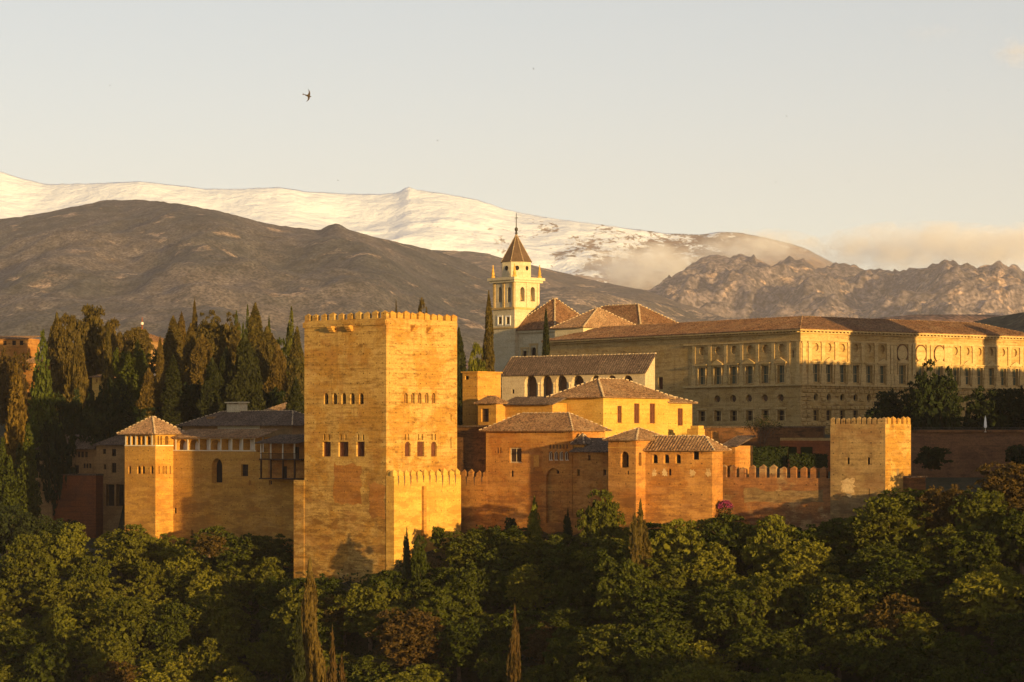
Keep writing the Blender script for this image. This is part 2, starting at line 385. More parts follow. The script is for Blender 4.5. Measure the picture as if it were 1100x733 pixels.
def hip_roof(par, fr, a0, a1, b0, b1, ze, zr, axis='a', i0=None, i1=None, o=0.7, mat='tile', caps=True, capsize=0.24, ctr=None):
    a0 -= o; a1 += o; b0 -= o; b1 += o
    if axis == 'a':
        m = (b0 + b1) / 2; h = (b1 - b0) / 2; i0 = h if i0 is None else i0; i1 = h if i1 is None else i1
        r0, r1 = fr.pt(min(a0 + i0, (a0 + a1) / 2), m, zr), fr.pt(max(a1 - i1, (a0 + a1) / 2), m, zr)
    else:
        m = (a0 + a1) / 2; h = (a1 - a0) / 2; i0 = h if i0 is None else i0; i1 = h if i1 is None else i1
        r0, r1 = fr.pt(m, min(b0 + i0, (b0 + b1) / 2), zr), fr.pt(m, max(b1 - i1, (b0 + b1) / 2), zr)
    c00, c10, c11, c01 = fr.pt(a0, b0, ze), fr.pt(a1, b0, ze), fr.pt(a1, b1, ze), fr.pt(a0, b1, ze)
    pyr = (Vector(r0) - Vector(r1)).length < 0.05
    if pyr: faces = [[c00, c10, r0], [c10, c11, r0], [c11, c01, r0], [c01, c00, r0]]
    elif axis == 'a': faces = [[c00, c10, r1, r0], [c10, c11, r1], [c11, c01, r0, r1], [c01, c00, r0]]
    else: faces = [[c00, c10, r0], [c10, c11, r1, r0], [c11, c01, r1], [c01, c00, r0, r1]]
    mb = MB(); roof_mesh(mb, faces); ob = mb.build('roof', mat, par)
    if caps:
        e = ([(c00, r0), (c10, r1), (c11, r1), (c01, r0)] if axis == 'a' else [(c00, r0), (c10, r0), (c11, r1), (c01, r1)])
        if not pyr: e.append((r0, r1))
        ridge_caps(ob, e, capsize)
    return ob

def lean_roof(par, fr, a0, a1, b0, b1, ze, zr, o=0.6, mat='tile', caps=False):
    """single slope: low along b0 (the L side), high along b1"""
    sl = (zr - ze) / (b1 - b0)
    f = [fr.pt(a0 - o, b0 - o, ze - sl * o), fr.pt(a1 + o, b0 - o, ze - sl * o), fr.pt(a1 + o, b1, zr), fr.pt(a0 - o, b1, zr)]
    mb = MB(); roof_mesh(mb, [f]); ob = mb.build('roof', mat, par)
    if caps: ridge_caps(ob, [(f[3], f[2])])
    return ob

def box_walls(fr, La, Lb, z0, z1, holesL=(), holesR=(), depth=0.4, mat=None, top=True, dR=None, outL=None, outR=None):
    mb = MB()
    facade(mb, fr, 'L', 0, outL or rectline(0, La, z0, z1), list(holesL), depth, mat)
    facade(mb, fr, 'R', 0, outR or rectline(0, Lb, z0, z1), list(holesR), dR if dR is not None else depth, mat)
    mb.poly([fr.pt(La, 0, z0), fr.pt(La, Lb, z0), fr.pt(La, Lb, z1), fr.pt(La, 0, z1)], mat)
    mb.poly([fr.pt(0, Lb, z0), fr.pt(La, Lb, z0), fr.pt(La, Lb, z1), fr.pt(0, Lb, z1)], mat)
    if top: mb.poly([fr.pt(0, 0, z1), fr.pt(La, 0, z1), fr.pt(La, Lb, z1), fr.pt(0, Lb, z1)], mat)
    return mb

def dup(o, parent, loc):
    c = o.copy(); link(c); c.parent = parent; c.location = loc; c.scale = (random.uniform(.94, 1.05), random.uniform(.94, 1.05), random.uniform(.84, 1.12)); return c

def merlon_proto(par, fr, wa, wb, h, cap, mat, loc, name='merlon'):
    """one merlon standing at loc (a,b,z) in the frame; returns it for copying"""
    mb = MB(); a, b, z = loc
    a0, a1, b0, b1 = a - wa / 2, a + wa / 2, b - wb / 2, b + wb / 2
    P = [fr.pt(a0, b0, z), fr.pt(a1, b0, z), fr.pt(a1, b1, z), fr.pt(a0, b1, z)]
    Q = [(x, y, z + h) for x, y, _ in P]; T = fr.pt(a, b, z + h + cap)
    for i in range(4):
        j = (i + 1) % 4; mb.poly([P[i], P[j], Q[j], Q[i]])
        mb.poly([Q[i], Q[j], T])
    me_org = fr.pt(a, b, z)
    # local mesh about its own base
    me = bpy.data.meshes.new(name); me.from_pydata([(x - me_org[0], y - me_org[1], zz - me_org[2]) for x, y, zz in mb.v], [], mb.f)
    me.materials.append(MT[mat])
    o = link(bpy.data.objects.new(name, me)); o.parent = par
    o.location = Vector(me_org) - Vector(par.location)
    return o
def merlons(par, fr, spots, wa, wb, h, cap, mat):
    p = merlon_proto(par, fr, wa, wb, h, cap, mat, spots[0])
    for s in spots[1:]: dup(p, par, Vector(fr.pt(*s)) - Vector(par.location))
# ------------------------------------------------------------------ ground, hills, mountains
WALL = [(-400, 520, -26), (0, 512, -25), (134, 500, -21), (188, 505, -21), (318, 481, -23), (326, 462, -24.5), (415, 449, -24.5), (423, 447, -22),
        (470, 455, -19), (523, 459, -16), (640, 440, -16.5), (650, 433, -16.5), (690, 428, -16.5), (770, 424, -15), (892, 415, -16), (980, 411, -12), (1100, 408, -8), (1500, 400, -6)]
def wall_at(px):
    xs = [w[0] for w in WALL]
    return np.interp(px, xs, [w[1] for w in WALL]) + 2.0, np.interp(px, xs, [w[2] for w in WALL])
def sstep(x): x = np.clip(x, 0, 1); return x * x * (3 - 2 * x)
def ground_z(X, Y):
    X = np.asarray(X, float); Y = np.asarray(Y, float)
    px = np.clip(CX + X / np.maximum(Y, 60) * F, -400, 1500)
    Yw, zb = wall_at(px)
    front = zb - 0.56 * (Yw - Y)
    front = np.where(front < -70, -70 - (1 - np.exp((front + 70) / 30)) * 12, front)
    d = Y - Yw
    left = sstep((330 - px) / 120)
    right_in = zb + (-7 - zb) * sstep((d - 6) / 25)
    right_in = right_in + (0.6 + 7) * sstep((d - 45) / 60)
    yr = np.interp(px, [0, 132, 150, 330], [592, 592, 520, 500])
    left_in = zb + 20 * sstep((Y - yr) / 40) + 12 * sstep((Y - yr - 40) / 70)
    inside = right_in * (1 - left) + left_in * left
    inside = np.where(d < 0, zb, inside)
    inside = inside + (-45 - inside) * sstep((Y - 900) / 900)
    z = np.where(Y < Yw, front, inside)
    # the slope on which the viewer stands
    r = np.hypot(X, Y)
    z = np.maximum(z, -1.8 - np.maximum(0, r - 6) * 0.55)
    # added spur on the right, out of view, shaped to shade the slope
    p = X * -SY + Y * SX; q = X * SX + Y * SY
    hs = np.interp(p, [150, 214, 222, 232, 247, 262, 276, 290, 310, 360, 500], SHADE_SPUR)
    qc = -206 + (p - 216) * (90 / 67.0)
    z = np.maximum(z, np.where(hs > -70, hs - ((q - qc) / 25.0) ** 2 * 11, -90))
    return z
SHADE_SPUR = [-80, -44, -33, -29, -27, -20, -9, -1, 2, 3, -20]  # crest heights set by the shade wanted on wood and walls

def grid_mesh(name, xs, ys, Z, mat, kind='structure'):
    nx, ny = len(xs), len(ys)
    XX, YY = np.meshgrid(xs, ys) if np.ndim(xs) == 1 else (xs, ys)
    co = np.stack([XX, YY, Z], -1).reshape(-1, 3)
    ny, nx = XX.shape
    i = np.arange(nx * ny).reshape(ny, nx)
    q = np.stack([i[:-1, :-1], i[:-1, 1:], i[1:, 1:], i[1:, :-1]], -1).reshape(-1, 4)
    me = mesh_np(name, co, q)
    me.polygons.foreach_set('use_smooth', np.ones(len(q), bool))
    me.materials.append(mat)
    o = link(bpy.data.objects.new(name, me)); tag(o, kind=kind); return o
def mesh_np(name, co, quads):
    me = bpy.data.meshes.new(name); n = len(quads)
    k = quads.shape[1]
    me.vertices.add(len(co)); me.vertices.foreach_set('co', np.ascontiguousarray(co, np.float32).ravel())
    me.loops.add(n * k); me.loops.foreach_set('vertex_index', np.ascontiguousarray(quads, np.int32).ravel())
    me.polygons.add(n); me.polygons.foreach_set('loop_start', np.arange(0, n * k, k, dtype=np.int32))
    me.polygons.foreach_set('loop_total', np.full(n, k, np.int32))
    me.update(calc_edges=True); return me

k = NT('hillside_soil')
c = k.mix(k.ramp(k.noise(.25, 5, .65), [(.4, 0.), (.6, 1.)]), (.030, .028, .011), (.055, .040, .018))
c = k.mix(k.math('MULTIPLY', k.ramp(k.noise(1.2, 4, .7), [(.5, 0.), (.65, 1.)]), .7), c, (.022, .026, .009))
MT['soil'] = k.bsdf(c, .95, k.bump(k.noise(.8, 5, .7), .8, .6))
gx = np.unique(np.concatenate([np.arange(-160, 260, 3.5), np.linspace(-4300, -160, 26), np.linspace(260, 4300, 26)]))
gy = np.unique(np.concatenate([np.linspace(-140, 190, 34), np.arange(190, 660, 3.5), np.linspace(660, 1800, 30), np.linspace(1800, 12000, 30)]))
GX, GY = np.meshgrid(gx, gy)
grid_mesh('ground', gx, gy, ground_z(GX, GY), MT['soil'])

def fbm2(X, Y, sc, octv, seed, ridged=False, gain=.5):
    out = np.zeros(X.shape); amp = 1.0; tot = 0
    fl = np.stack([X, Y], -1).reshape(-1, 2)
    for o_ in range(octv):
        s = sc * 2 ** o_
        v = np.array([noise.noise((x * s + seed, y * s - seed * 1.7, seed * .37 + o_ * 9.1)) for x, y in fl]).reshape(X.shape)
        out += amp * ((1 - np.abs(v) * 1.8) if ridged else v); tot += amp; amp *= gain
    return out / tot
def mountain(name, prof, Y0, Yr, Y1, mat, nx, ny, amp, sc, seed, z0=-40, power=1.2, ridged=True, px0=-330, px1=1430, jag=0, gully=0.0, octv=6, bend=.05):
    """a range: its crest follows the skyline profile, its flank runs from the foot (Y0) up to the crest (Yr) and down again (Y1)"""
    px = np.linspace(px0, px1, nx); ang = (px - CX) / F
    t = np.concatenate([np.linspace(0, 1, ny), np.linspace(1, 2, max(4, ny // 4))[1:]])
    T, A = np.meshgrid(t, ang, indexing='ij'); PX = CX + A * F
    yr = Yr * (1 + bend * np.sin(PX * .011 + seed) + bend * .4 * np.sin(PX * .037 + seed * 2))
    Yv = np.where(T <= 1, Y0 + (yr - Y0) * T, yr + (Y1 - yr) * (T - 1)); Xv = A * Yv
    crest = (HY - np.interp(PX, [p[0] for p in prof], [p[1] for p in prof])) / F * yr
    ker = np.exp(-np.linspace(-2.5, 2.5, 61) ** 2); sm_ = np.convolve(np.pad(crest[0], 30, 'edge'), ker / ker.sum(), 'valid')[None, :]
    wgt = np.where(T <= 1, np.clip((T - .72) / .28, 0, 1) ** 2, 1)
    soft = sm_ + (crest - sm_) * wgt
    base = z0 + (soft - z0) * np.where(T <= 1, T ** power, np.clip(2 - T, 0, 1) ** 1.3)
    n1 = fbm2(Xv, Yv, sc, octv, seed, ridged)
    n1 = n1 - n1.mean()
    g = 0
    if gully:
        gl = fbm2(PX * gully, T * 0.9 + PX * gully * .12, 1.0, 4, seed + 5, True); g = gl - gl.mean()
    env = np.sin(np.pi * np.clip(T, 0, 1) ** 1.25) ** .8
    Z = base + (crest - z0) * env * (amp * n1 + (0.35 * amp if gully else 0) * g)
    if jag: 
        j = fbm2(PX * .11, PX * 0 + .5, 1.0, 5, seed + 3, False, .65) * jag * 1.3 * yr / F
        Z = Z + j * np.exp(-((T - 1) / .12) ** 2)
    # keep the flank below the line of sight over the crest
    lim = crest / yr * Yv * 0.995
    Z = np.where(T < .93, np.minimum(Z, lim - 2), Z)
    return grid_mesh(name, Xv, Yv, Z, mat)

# materials of the ranges
k = NT('snow_mountain')
z = k.sep()[2]; x = k.sep()[0]
n1 = k.noise(.0042, 9, .66, k.scaled(1, .35, 1.2), .6); n2 = k.noise(.018, 6, .68, k.scaled(1, .4, 1.6), .8)
cov = k.math('ADD', k.math('MULTIPLY', n1, .62), k.math('MULTIPLY', n2, .38))
# the snow thins out towards the right-hand end of the range and low on the flanks
thin = k.math('ADD', k.math('MULTIPLY', k.math('SUBTRACT', x, 150.0), .00010), k.math('MULTIPLY', k.math('SUBTRACT', 1350.0, z), .00020))
cov = k.math('SUBTRACT', cov, k.math('MAXIMUM', thin, -.12))
mask = k.ramp(cov, [(.41, 0.), (.455, 1.)])
rock = k.mix(k.ramp(k.noise(.012, 6, .7), [(.4, 0.), (.6, 1.)]), (.17, .115, .085), (.24, .17, .12))
MT['snow'] = k.bsdf(k.mix(mask, rock, (.76, .82, .90)), .9, k.bump(k.noise(.006, 7, .6), .6, 60))
def M_hill(name, green, bare, pale, s, thr, tree=.16, patchy=.61, bumpd=12):
    green, bare, pale = [tuple(x * .8 for x in q) for q in (green, bare, pale)]
    """scrub and pines over bare soil, with pale scars; far too small to count"""
    k = NT(name)
    n1 = k.noise(s, 7, .62, None, .1); n2 = k.noise(s * 3.1, 6, .66, k.scaled(1, 1, 1.3), .15); n3 = k.noise(s * 11, 4, .7); n4 = k.noise(tree, 2, .6)
    c = k.mix(k.ramp(n1, [(thr - .07, 0.), (thr + .07, 1.)]), green, bare)
    c = k.mix(k.math('MULTIPLY', k.ramp(n2, [(patchy - .03, 0.), (patchy + .05, 1.)]), .85), c, pale)
    c = k.mix(1.0, c, k.ramp(n3, [(.32, .45), (.68, 1.5)]), 'MULTIPLY')
    c = k.mix(1.0, c, k.ramp(n4, [(.36, .35), (.64, 1.55)]), 'MULTIPLY')
    return k.bsdf(c, .95, k.bump(k.math('ADD', n2, k.math('MULTIPLY', n3, .6)), .45, bumpd))
MT['hill'] = M_hill('wooded_hill', (.063, .061, .058), (.122, .100, .090), (.42, .29, .20), .0026, .53, .17, .61)  # bluish mauve of the haze put into the hill's own colours
MT['hill2'] = M_hill('brown_hill', (.080, .062, .048), (.16, .115, .085), (.44, .30, .19), .0024, .48, .08, .60)
MT['crag'] = M_hill('rocky_ridge', (.105, .088, .092), (.185, .145, .138), (.46, .31, .21), .0030, .50, .06, .57, 16)  # mauve haze tint put into the rock colours too
MT['hill3'] = M_hill('rocky_low_hill', (.080, .066, .050), (.16, .12, .09), (.46, .32, .21), .004, .50, .12, .55)
MT['redhill'] = M_hill('red_hill', (.19, .10, .062), (.26, .14, .085), (.32, .2, .12), .006, .5)
MT['wood_hill'] = M_hill('dark_wooded_hill', (.035, .035, .018), (.06, .05, .025), (.08, .06, .03), .01, .55)

SNOW = [(-120, 190), (0, 184), (20, 191), (50, 198), (110, 197), (150, 195), (190, 199), (220, 203), (260, 203), (300, 201), (330, 206), (370, 208), (410, 209), (428, 207), (438, 200), (446, 204),
        (470, 207), (510, 214), (540, 224), (560, 229), (590, 234), (620, 238), (650, 242), (680, 246), (710, 250), (740, 252), (755, 252), (775, 249), (800, 251), (830, 257), (850, 262), (868, 268), (890, 280), (930, 298), (1000, 315), (1220, 330)]
NEAR = [(-120, 255), (0, 236), (40, 230), (70, 224), (95, 219), (115, 215), (150, 215), (175, 217), (200, 220), (240, 228), (290, 241), (320, 245), (344, 247), (354, 242), (362, 240), (375, 247), (400, 254), (430, 261),
        (470, 270), (500, 280), (525, 292), (545, 303), (575, 320), (620, 342), (680, 362), (760, 380), (1220, 400)]
MID = [(-120, 330), (380, 290), (430, 272), (465, 269), (500, 270), (520, 272), (550, 280), (575, 286), (600, 292), (625, 298), (650, 304), (690, 311), (720, 322), (760, 335), (800, 350), (1220, 390)]
LOW = [(-120, 360), (480, 350), (540, 330), (580, 312), (600, 309), (615, 308), (640, 313), (660, 318), (690, 322), (720, 328), (760, 338), (800, 346), (900, 350), (1220, 352)]
CRAG = [(-120, 400), (600, 350), (640, 330), (680, 318), (700, 309), (715, 301), (735, 288), (755, 277), (762, 274), (780, 277), (797, 272), (815, 279), (830, 285), (850, 277), (860, 279), (875, 288), (900, 283), (915, 285), (940, 290),
        (960, 293), (975, 290), (1000, 287), (1015, 278), (1030, 284), (1045, 288), (1070, 282), (1085, 284), (1100, 290), (1220, 296)]
RED = [(-120, 420), (640, 380), (800, 352), (930, 343), (980, 338), (1060, 338), (1100, 340), (1220, 342)]
WOODED = [(-120, 420), (960, 380), (1010, 356), (1030, 349), (1060, 342), (1085, 338), (1100, 336), (1220, 330)]
mountain('snow_mountain', SNOW, 14200, 19000, 21000, MT['snow'], 360, 120, .10, .0008, 3.1, z0=300, power=1.0, px0=-330, px1=1430, jag=1.0, bend=.012)
mountain('wooded_hill', NEAR, 3300, 6400, 8000, MT['hill'], 460, 170, .22, .0014, 7.7, z0=-30, power=1.05, jag=1.6, octv=6)
mountain('brown_hill', MID, 6000, 9300, 10500, MT['hill2'], 300, 90, .16, .0011, 1.9, z0=100, power=1.0, jag=1.5, octv=6)
mountain('low_hill', LOW, 5200, 7600, 8800, MT['hill3'], 300, 80, .26, .002, 12.3, z0=60, jag=3, octv=6)
mountain('rocky_ridge', CRAG, 8300, 11000, 11700, MT['crag'], 560, 190, .55, .0019, 5.5, z0=120, power=.9, jag=8, octv=7)
mountain('red_hill', RED, 2100, 3000, 3600, MT['redhill'], 160, 30, .05, .004, 8.8, z0=-30)
mountain('dark_wooded_hill', WOODED, 1300, 1900, 2300, MT['wood_hill'], 160, 40, .10, .008, 2.8, z0=-40, jag=3.0)

# ------------------------------------------------------------------ air: haze, and clouds beyond it
hz = MB()
hb = [(-4900, -160, -86), (4900, -160, -86), (4900, 12400, -86), (-4900, 12400, -86)]
hz.hexa(hb + [(x, y, 1250) for x, y, _ in hb])
k = NT('haze_air')
pv = k.n('ShaderNodeVolumePrincipled'); pv.inputs['Color'].default_value = (.80, .75, .80, 1)
pv.inputs['Density'].default_value = HAZE = 0.000029; pv.inputs['Anisotropy'].default_value = 0.0
k.l(pv.outputs[0], k.out.inputs['Volume'])
tag(hz.build('haze', k.m), kind='stuff')

def cloud(px, py, wpx, hpx, Y, dens, label, seed, depth=900):
    c = Vector(((px - CX) / F * Y, Y, (HY - py) / F * Y)); rx, rz = wpx / 2 / F * Y, hpx / 2 / F * Y
    mb = MB(); n, m_ = 16, 8
    R = [[(c.x + rx * math.sin(math.pi * j / m_) * math.cos(2 * math.pi * i / n), c.y + depth * math.sin(math.pi * j / m_) * math.sin(2 * math.pi * i / n), c.z + rz * math.cos(math.pi * j / m_)) for i in range(n)] for j in range(m_ + 1)]
    for A, B in zip(R, R[1:]):
        for i in range(n): mb.poly([A[i], B[i], B[(i + 1) % n], A[(i + 1) % n]])
    k = NT('cloud_vapour')
    off = k.n('ShaderNodeVectorMath', operation='SUBTRACT'); k.l(k.pos, off.inputs[0]); off.inputs[1].default_value = c
    loc = k.scaled(1 / rx, 1 / depth, 1 / rz, off.outputs[0])
    ln = k.n('ShaderNodeVectorMath', operation='LENGTH'); k.l(loc, ln.inputs[0])
    fall = k.math('SUBTRACT', 1.0, ln.outputs['Value'])
    ns = k.noise(1.0, 5, .6, k.scaled(1 / (rz * 1.1), 1 / (rz * 1.1), 1 / (rz * .7), off.outputs[0]))
    d = k.math('ADD', k.math('MULTIPLY', fall, 1.1), k.math('MULTIPLY', k.math('SUBTRACT', ns, .53), 5.0))
    d = k.math('MULTIPLY', k.math('MAXIMUM', k.math('MINIMUM', d, 1.0), 0.0), dens)
    v = k.n('ShaderNodeVolumePrincipled'); v.inputs['Color'].default_value = (1.0, 1.0, 1.0, 1); v.inputs['Anisotropy'].default_value = 0.0
    k.l(d, v.inputs['Density']); k.l(v.outputs[0], k.out.inputs['Volume'])
    tag(mb.build('cloud', k.m), label, 'cloud', kind='stuff')
cloud(690, 288, 150, 50, 13000, .0042, 'low grey cloud bank lying in the valley left of the rocky ridge', 1)
cloud(985, 268, 270, 56, 13200, .0036, 'long pale cloud bank behind the rocky ridge at right', 2)
cloud(810, 268, 150, 36, 13200, .0026, 'thin cloud veil over the right shoulder of the snowy range', 3)
cloud(1085, 268, 140, 54, 13500, .0040, 'cream cloud bank over the far right end of the rocky ridge', 4)
cloud(1098, 56, 70, 34, 23000, .0011, 'small pinkish cloud high in the sky at the right edge', 5, 500)
cloud(1000, 36, 70, 16, 23000, .00025, 'faint wisp of cloud in the upper right sky', 6, 400)
# ------------------------------------------------------------------ the great tower
random.seed(4)
fr = Frame(415, 450, 41); La, Lb = fr.a(327), fr.b(491); zt = fr.z(341.5); zb = -30
T = thing('fortress_tower', 'massive square crenellated tower with two rows of arched windows, tallest in the castle', 'tower', fr.base(-25))
hL, dL, kinds = [], [], []
def add(hs, fr, side, px0, px1, y0, y1, kind, dep=.5, off=0):
    h = opening(fr, side, px0, px1, y0, y1, kind, off); hs.append((h, dep)); return h
uL = [add(hL, fr, 'L', x - 2.4, x + 2.4, 422.4, 434.4, 'arch', .7) for x in (350.2, 359.6, 369.2, 378.5, 388.1)]
tL = [add(hL, fr, 'L', x - .9, x + .9, 466.5, 473, 'arch', .5) for x in (348.4, 353.2, 366, 371.3, 385, 390)]
wL = [add(hL, fr, 'L', a, b, 474.8, 490.6, 'rect', .5) for a, b in ((346.5, 355.2), (363.5, 374.2), (382.7, 391.6))]
hR = []
uR = [add(hR, fr, 'R', x - 1.9, x + 1.9, 422.4, 433.4, 'arch', .6) for x in (436.2, 443.6, 450.8, 458.6, 465.8)]
tR = [add(hR, fr, 'R', x - .75, x + .75, 466.5, 473, 'arch', .4) for x in (435.5, 438.9, 449.5, 453.6, 464.0, 467.6)]
wR = [add(hR, fr, 'R', a, b, 474.5, 490.6, k_, .45) for a, b, k_ in ((434.9, 441, 'arch'), (448.2, 455.8, 'rect'), (463.2, 469.1, 'arch'))]
sR = [add(hR, fr, 'R', 484, 485, 445, 452, 'rect', .4), add(hR, fr, 'R', 484, 485, 470, 482, 'rect', .4)]
box_walls(fr, La, Lb, zb, zt, [h for h, _ in hL], [h for h, _ in hR], [d for _, d in hL], 'tapia', dR=[d for _, d in hR]).build('wall', 'tapia', T)
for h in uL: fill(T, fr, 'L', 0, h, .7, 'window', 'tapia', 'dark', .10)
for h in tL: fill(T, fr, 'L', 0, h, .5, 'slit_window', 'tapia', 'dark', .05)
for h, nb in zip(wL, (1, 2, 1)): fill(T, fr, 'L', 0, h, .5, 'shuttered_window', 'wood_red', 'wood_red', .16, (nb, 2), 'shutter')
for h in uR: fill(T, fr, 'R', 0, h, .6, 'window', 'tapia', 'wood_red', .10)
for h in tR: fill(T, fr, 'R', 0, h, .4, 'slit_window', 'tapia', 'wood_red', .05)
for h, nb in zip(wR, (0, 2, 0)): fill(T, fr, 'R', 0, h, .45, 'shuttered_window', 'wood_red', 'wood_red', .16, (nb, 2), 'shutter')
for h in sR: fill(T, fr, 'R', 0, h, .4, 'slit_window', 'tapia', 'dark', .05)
# parapet bands, corbels, merlons
mb = MB(); mb.box(fr, 0.02, La + .22, -.22, .003, fr.z(349), fr.z(343.5)); mb.box(fr, -.10, .003, 0.02, Lb, fr.z(348), fr.z(344))
mb.build('parapet_band', 'tapia', T)
def corbel(side, px, py):
    s = fr.s_of(side, px); z = fr.zz(side, py, s); m = MB()
    for i, (l, dz) in enumerate(((1.1, 0), (.8, -.35), (.5, -.65))):
        a = (s - .55, s + .55, -l, .003) if side == 'L' else (-l, .003, s - .5, s + .5)
        m.box(fr, a[0] + i * .002, a[1] - i * .002, a[2] if side == 'R' or True else 0, a[3], z + dz - .17, z + dz + .18)
    m.build('corbel', 'ochre', T)
for px, py in ((357.9, 352), (376.9, 351)): corbel('L', px, py)
for px, py in ((443, 351), (460, 353)): corbel('R', px, py)
ml = [(fr.a(x), .45, zt) for x in (329.6, 337.6, 347, 356, 365.5, 375, 384, 393, 402)] + [(.75, .45, zt)]
mr = [(.45, fr.b(x), zt) for x in (423, 430.5, 438, 445, 453, 459.5, 467, 473.5, 482, 489)]
merlons(T, fr, ml, 1.22, .7, .95, .38, 'tapia')
merlons(T, fr, mr, .7, 1.3, .95, .38, 'ochre')
m = MB(); a3 = fr.a(316); m.box(fr, La + .003, a3, -.12, 9, zb, fr.z(516, La)); m.build('buttress', 'tapia', T)
def ragged(fr, a0, a1, z0, z1, off, seed):
    rr = random.Random(seed); R = []
    for t0, t1, n in (((a0, z0), (a1, z0), 7), ((a1, z0), (a1, z1), 9), ((a1, z1), (a0, z1), 7), ((a0, z1), (a0, z0), 9)):
        for i in range(n): k = i / n; R.append(fr.pt(t0[0] + (t1[0] - t0[0]) * k + rr.uniform(-.35, .35), off, t0[1] + (t1[1] - t0[1]) * k + rr.uniform(-.4, .4)))
    return R
for a, y0, y1, wq in ((La * .30, 499, 543, .34), (La * .02, 520, 556, .18)):   # smoother plaster patches
    m = MB(); m.poly(ragged(fr, a, a + La * wq, fr.z(y1), fr.z(y0), -.02, int(a * 10))); m.build('plaster_patch', 'plaster', T)

# low wall with pointed merlons in front of the tower
fw = Frame(423.3, 448.7, 41); Lw = fw.b(495.3); W = thing('battlement_wall', 'low bright wall with pointed merlons in front of the great tower', 'wall', fw.base(-24))
z = fw.z(511.5)
box_walls(fw, 1.9, Lw, -30, z, mat='bright', top=True).build('wall', 'bright', W)
merlons(W, fw, [(.4, fw.b(x), z) for x in (425, 431.2, 438, 444.7, 451.5, 458.3, 465.1, 472, 479, 486, 492.5)], .6, 1.15, .62, .55, 'bright')
merlons(W, fw, [(1.25, .35, z)], .9, .6, .62, .55, 'bright')
random.seed(12)
for x in (428, 434.6, 441.3, 448, 455, 461.8, 468.6, 475.5, 482.5, 489.3):      # run-off stains under the gaps
    b = fw.b(x); h = random.uniform(1.2, 2.6); m = MB(); m.poly([fw.pt(-.015, b - .2, z + .02), fw.pt(-.015, b + .2, z + .02), fw.pt(-.015, b + .12, z - h * .6), fw.pt(-.015, b, z - h), fw.pt(-.015, b - .13, z - h * .5)]); m.build('run_off_stain', 'shade', W)
m = MB(); m.box(fw, -.5, .002, fw.b(453), fw.b(456), -26, fw.z(523)); m.build('buttress', 'ochre', W)
f2 = Frame(523, 460.9, 41); L2 = f2.a(495.6); W2 = thing('battlement_wall', 'short orange wall with pointed merlons beside the dark rubble block', 'wall', f2.base(-16))
z = f2.z(512.5); box_walls(f2, L2, 1.0, -30, z, mat='orange').build('wall', 'orange', W2)
for x in (501, 509.5, 517.5):
    a = f2.a(x); h = random.uniform(1.2, 2.2); m = MB(); m.poly([f2.pt(a - .2, -.015, z + .02), f2.pt(a + .2, -.015, z + .02), f2.pt(a + .1, -.015, z - h * .6), f2.pt(a, -.015, z - h), f2.pt(a - .13, -.015, z - h * .5)]); m.build('run_off_stain', 'shade', W2)
merlons(W2, f2, [(f2.a(x), .4, z) for x in (497.5, 505, 513.5, 521)], 1.1, .6, .75, .55, 'orange')

# dark rubble block, pale block tower, low rooms behind
fb = Frame(523, 463.5, 41); B = thing('rubble_block', 'dark rough stone block right of the great tower, above the pointed merlons', 'building', fb.base(-10))
Lq = fb.a(489); box_walls(fb, Lq, 8, -20, fb.z(459), mat='rubble').build('wall', 'rubble', B)
m = MB(); m.box(fb, -.2, Lq + .3, -.3, 8, fb.z(459) + .003, fb.z(457)); m.build('coping', 'tile_dark', B)
fb = Frame(513, 481, 41); B = thing('block_tower', 'plain flat topped ochre block behind the great tower', 'building', fb.base(-5))
La_, Lb_ = fb.a(497), fb.b(538); zt_ = fb.z(400.5)
h = opening(fb, 'L', 499.5, 503.5, 404, 408, 'rect')
box_walls(fb, La_, Lb_, -15, zt_, [h], [], .4, 'ochre').build('wall', 'ochre', B)
fill(B, fb, 'L', 0, h, .4, 'window')
m = MB(); m.box(fb, -.25, La_ + .25, -.25, Lb_ + .25, zt_ + .003, fb.z(399)); m.build('coping', 'ochre', B)
fb = Frame(533, 474, 41); B = thing('house', 'small ochre room with one square window between block and dark roof', 'house', fb.base(-5))
La_, Lb_ = fb.a(513.5), fb.b(543); h = opening(fb, 'L', 517, 525, 439.3, 453.3)
box_walls(fb, La_, Lb_, -15, fb.z(433.5), [h], [], .4, 'ochre').build('wall', 'ochre', B); fill(B, fb, 'L', 0, h, .4, 'window', 'wood_dark', 'shade', .1, (1, 1))
hip_roof(B, fb, 0, La_, 0, Lb_, fb.z(433.3), fb.z(425), 'a', o=.7, mat='tile', caps=False)
fb = Frame(593.5, 468.5, 41); B = thing('house', 'long low ochre wing with narrow tiled roof behind the block with twin window', 'house', fb.base(-5))
La_ = fb.a(541); box_walls(fb, La_, 4, -15, fb.z(433), mat='ochre').build('wall', 'ochre', B)
lean_roof(B, fb, 0, La_, 0, 4, fb.z(433), fb.z(425.5), .7, 'tile_dark')

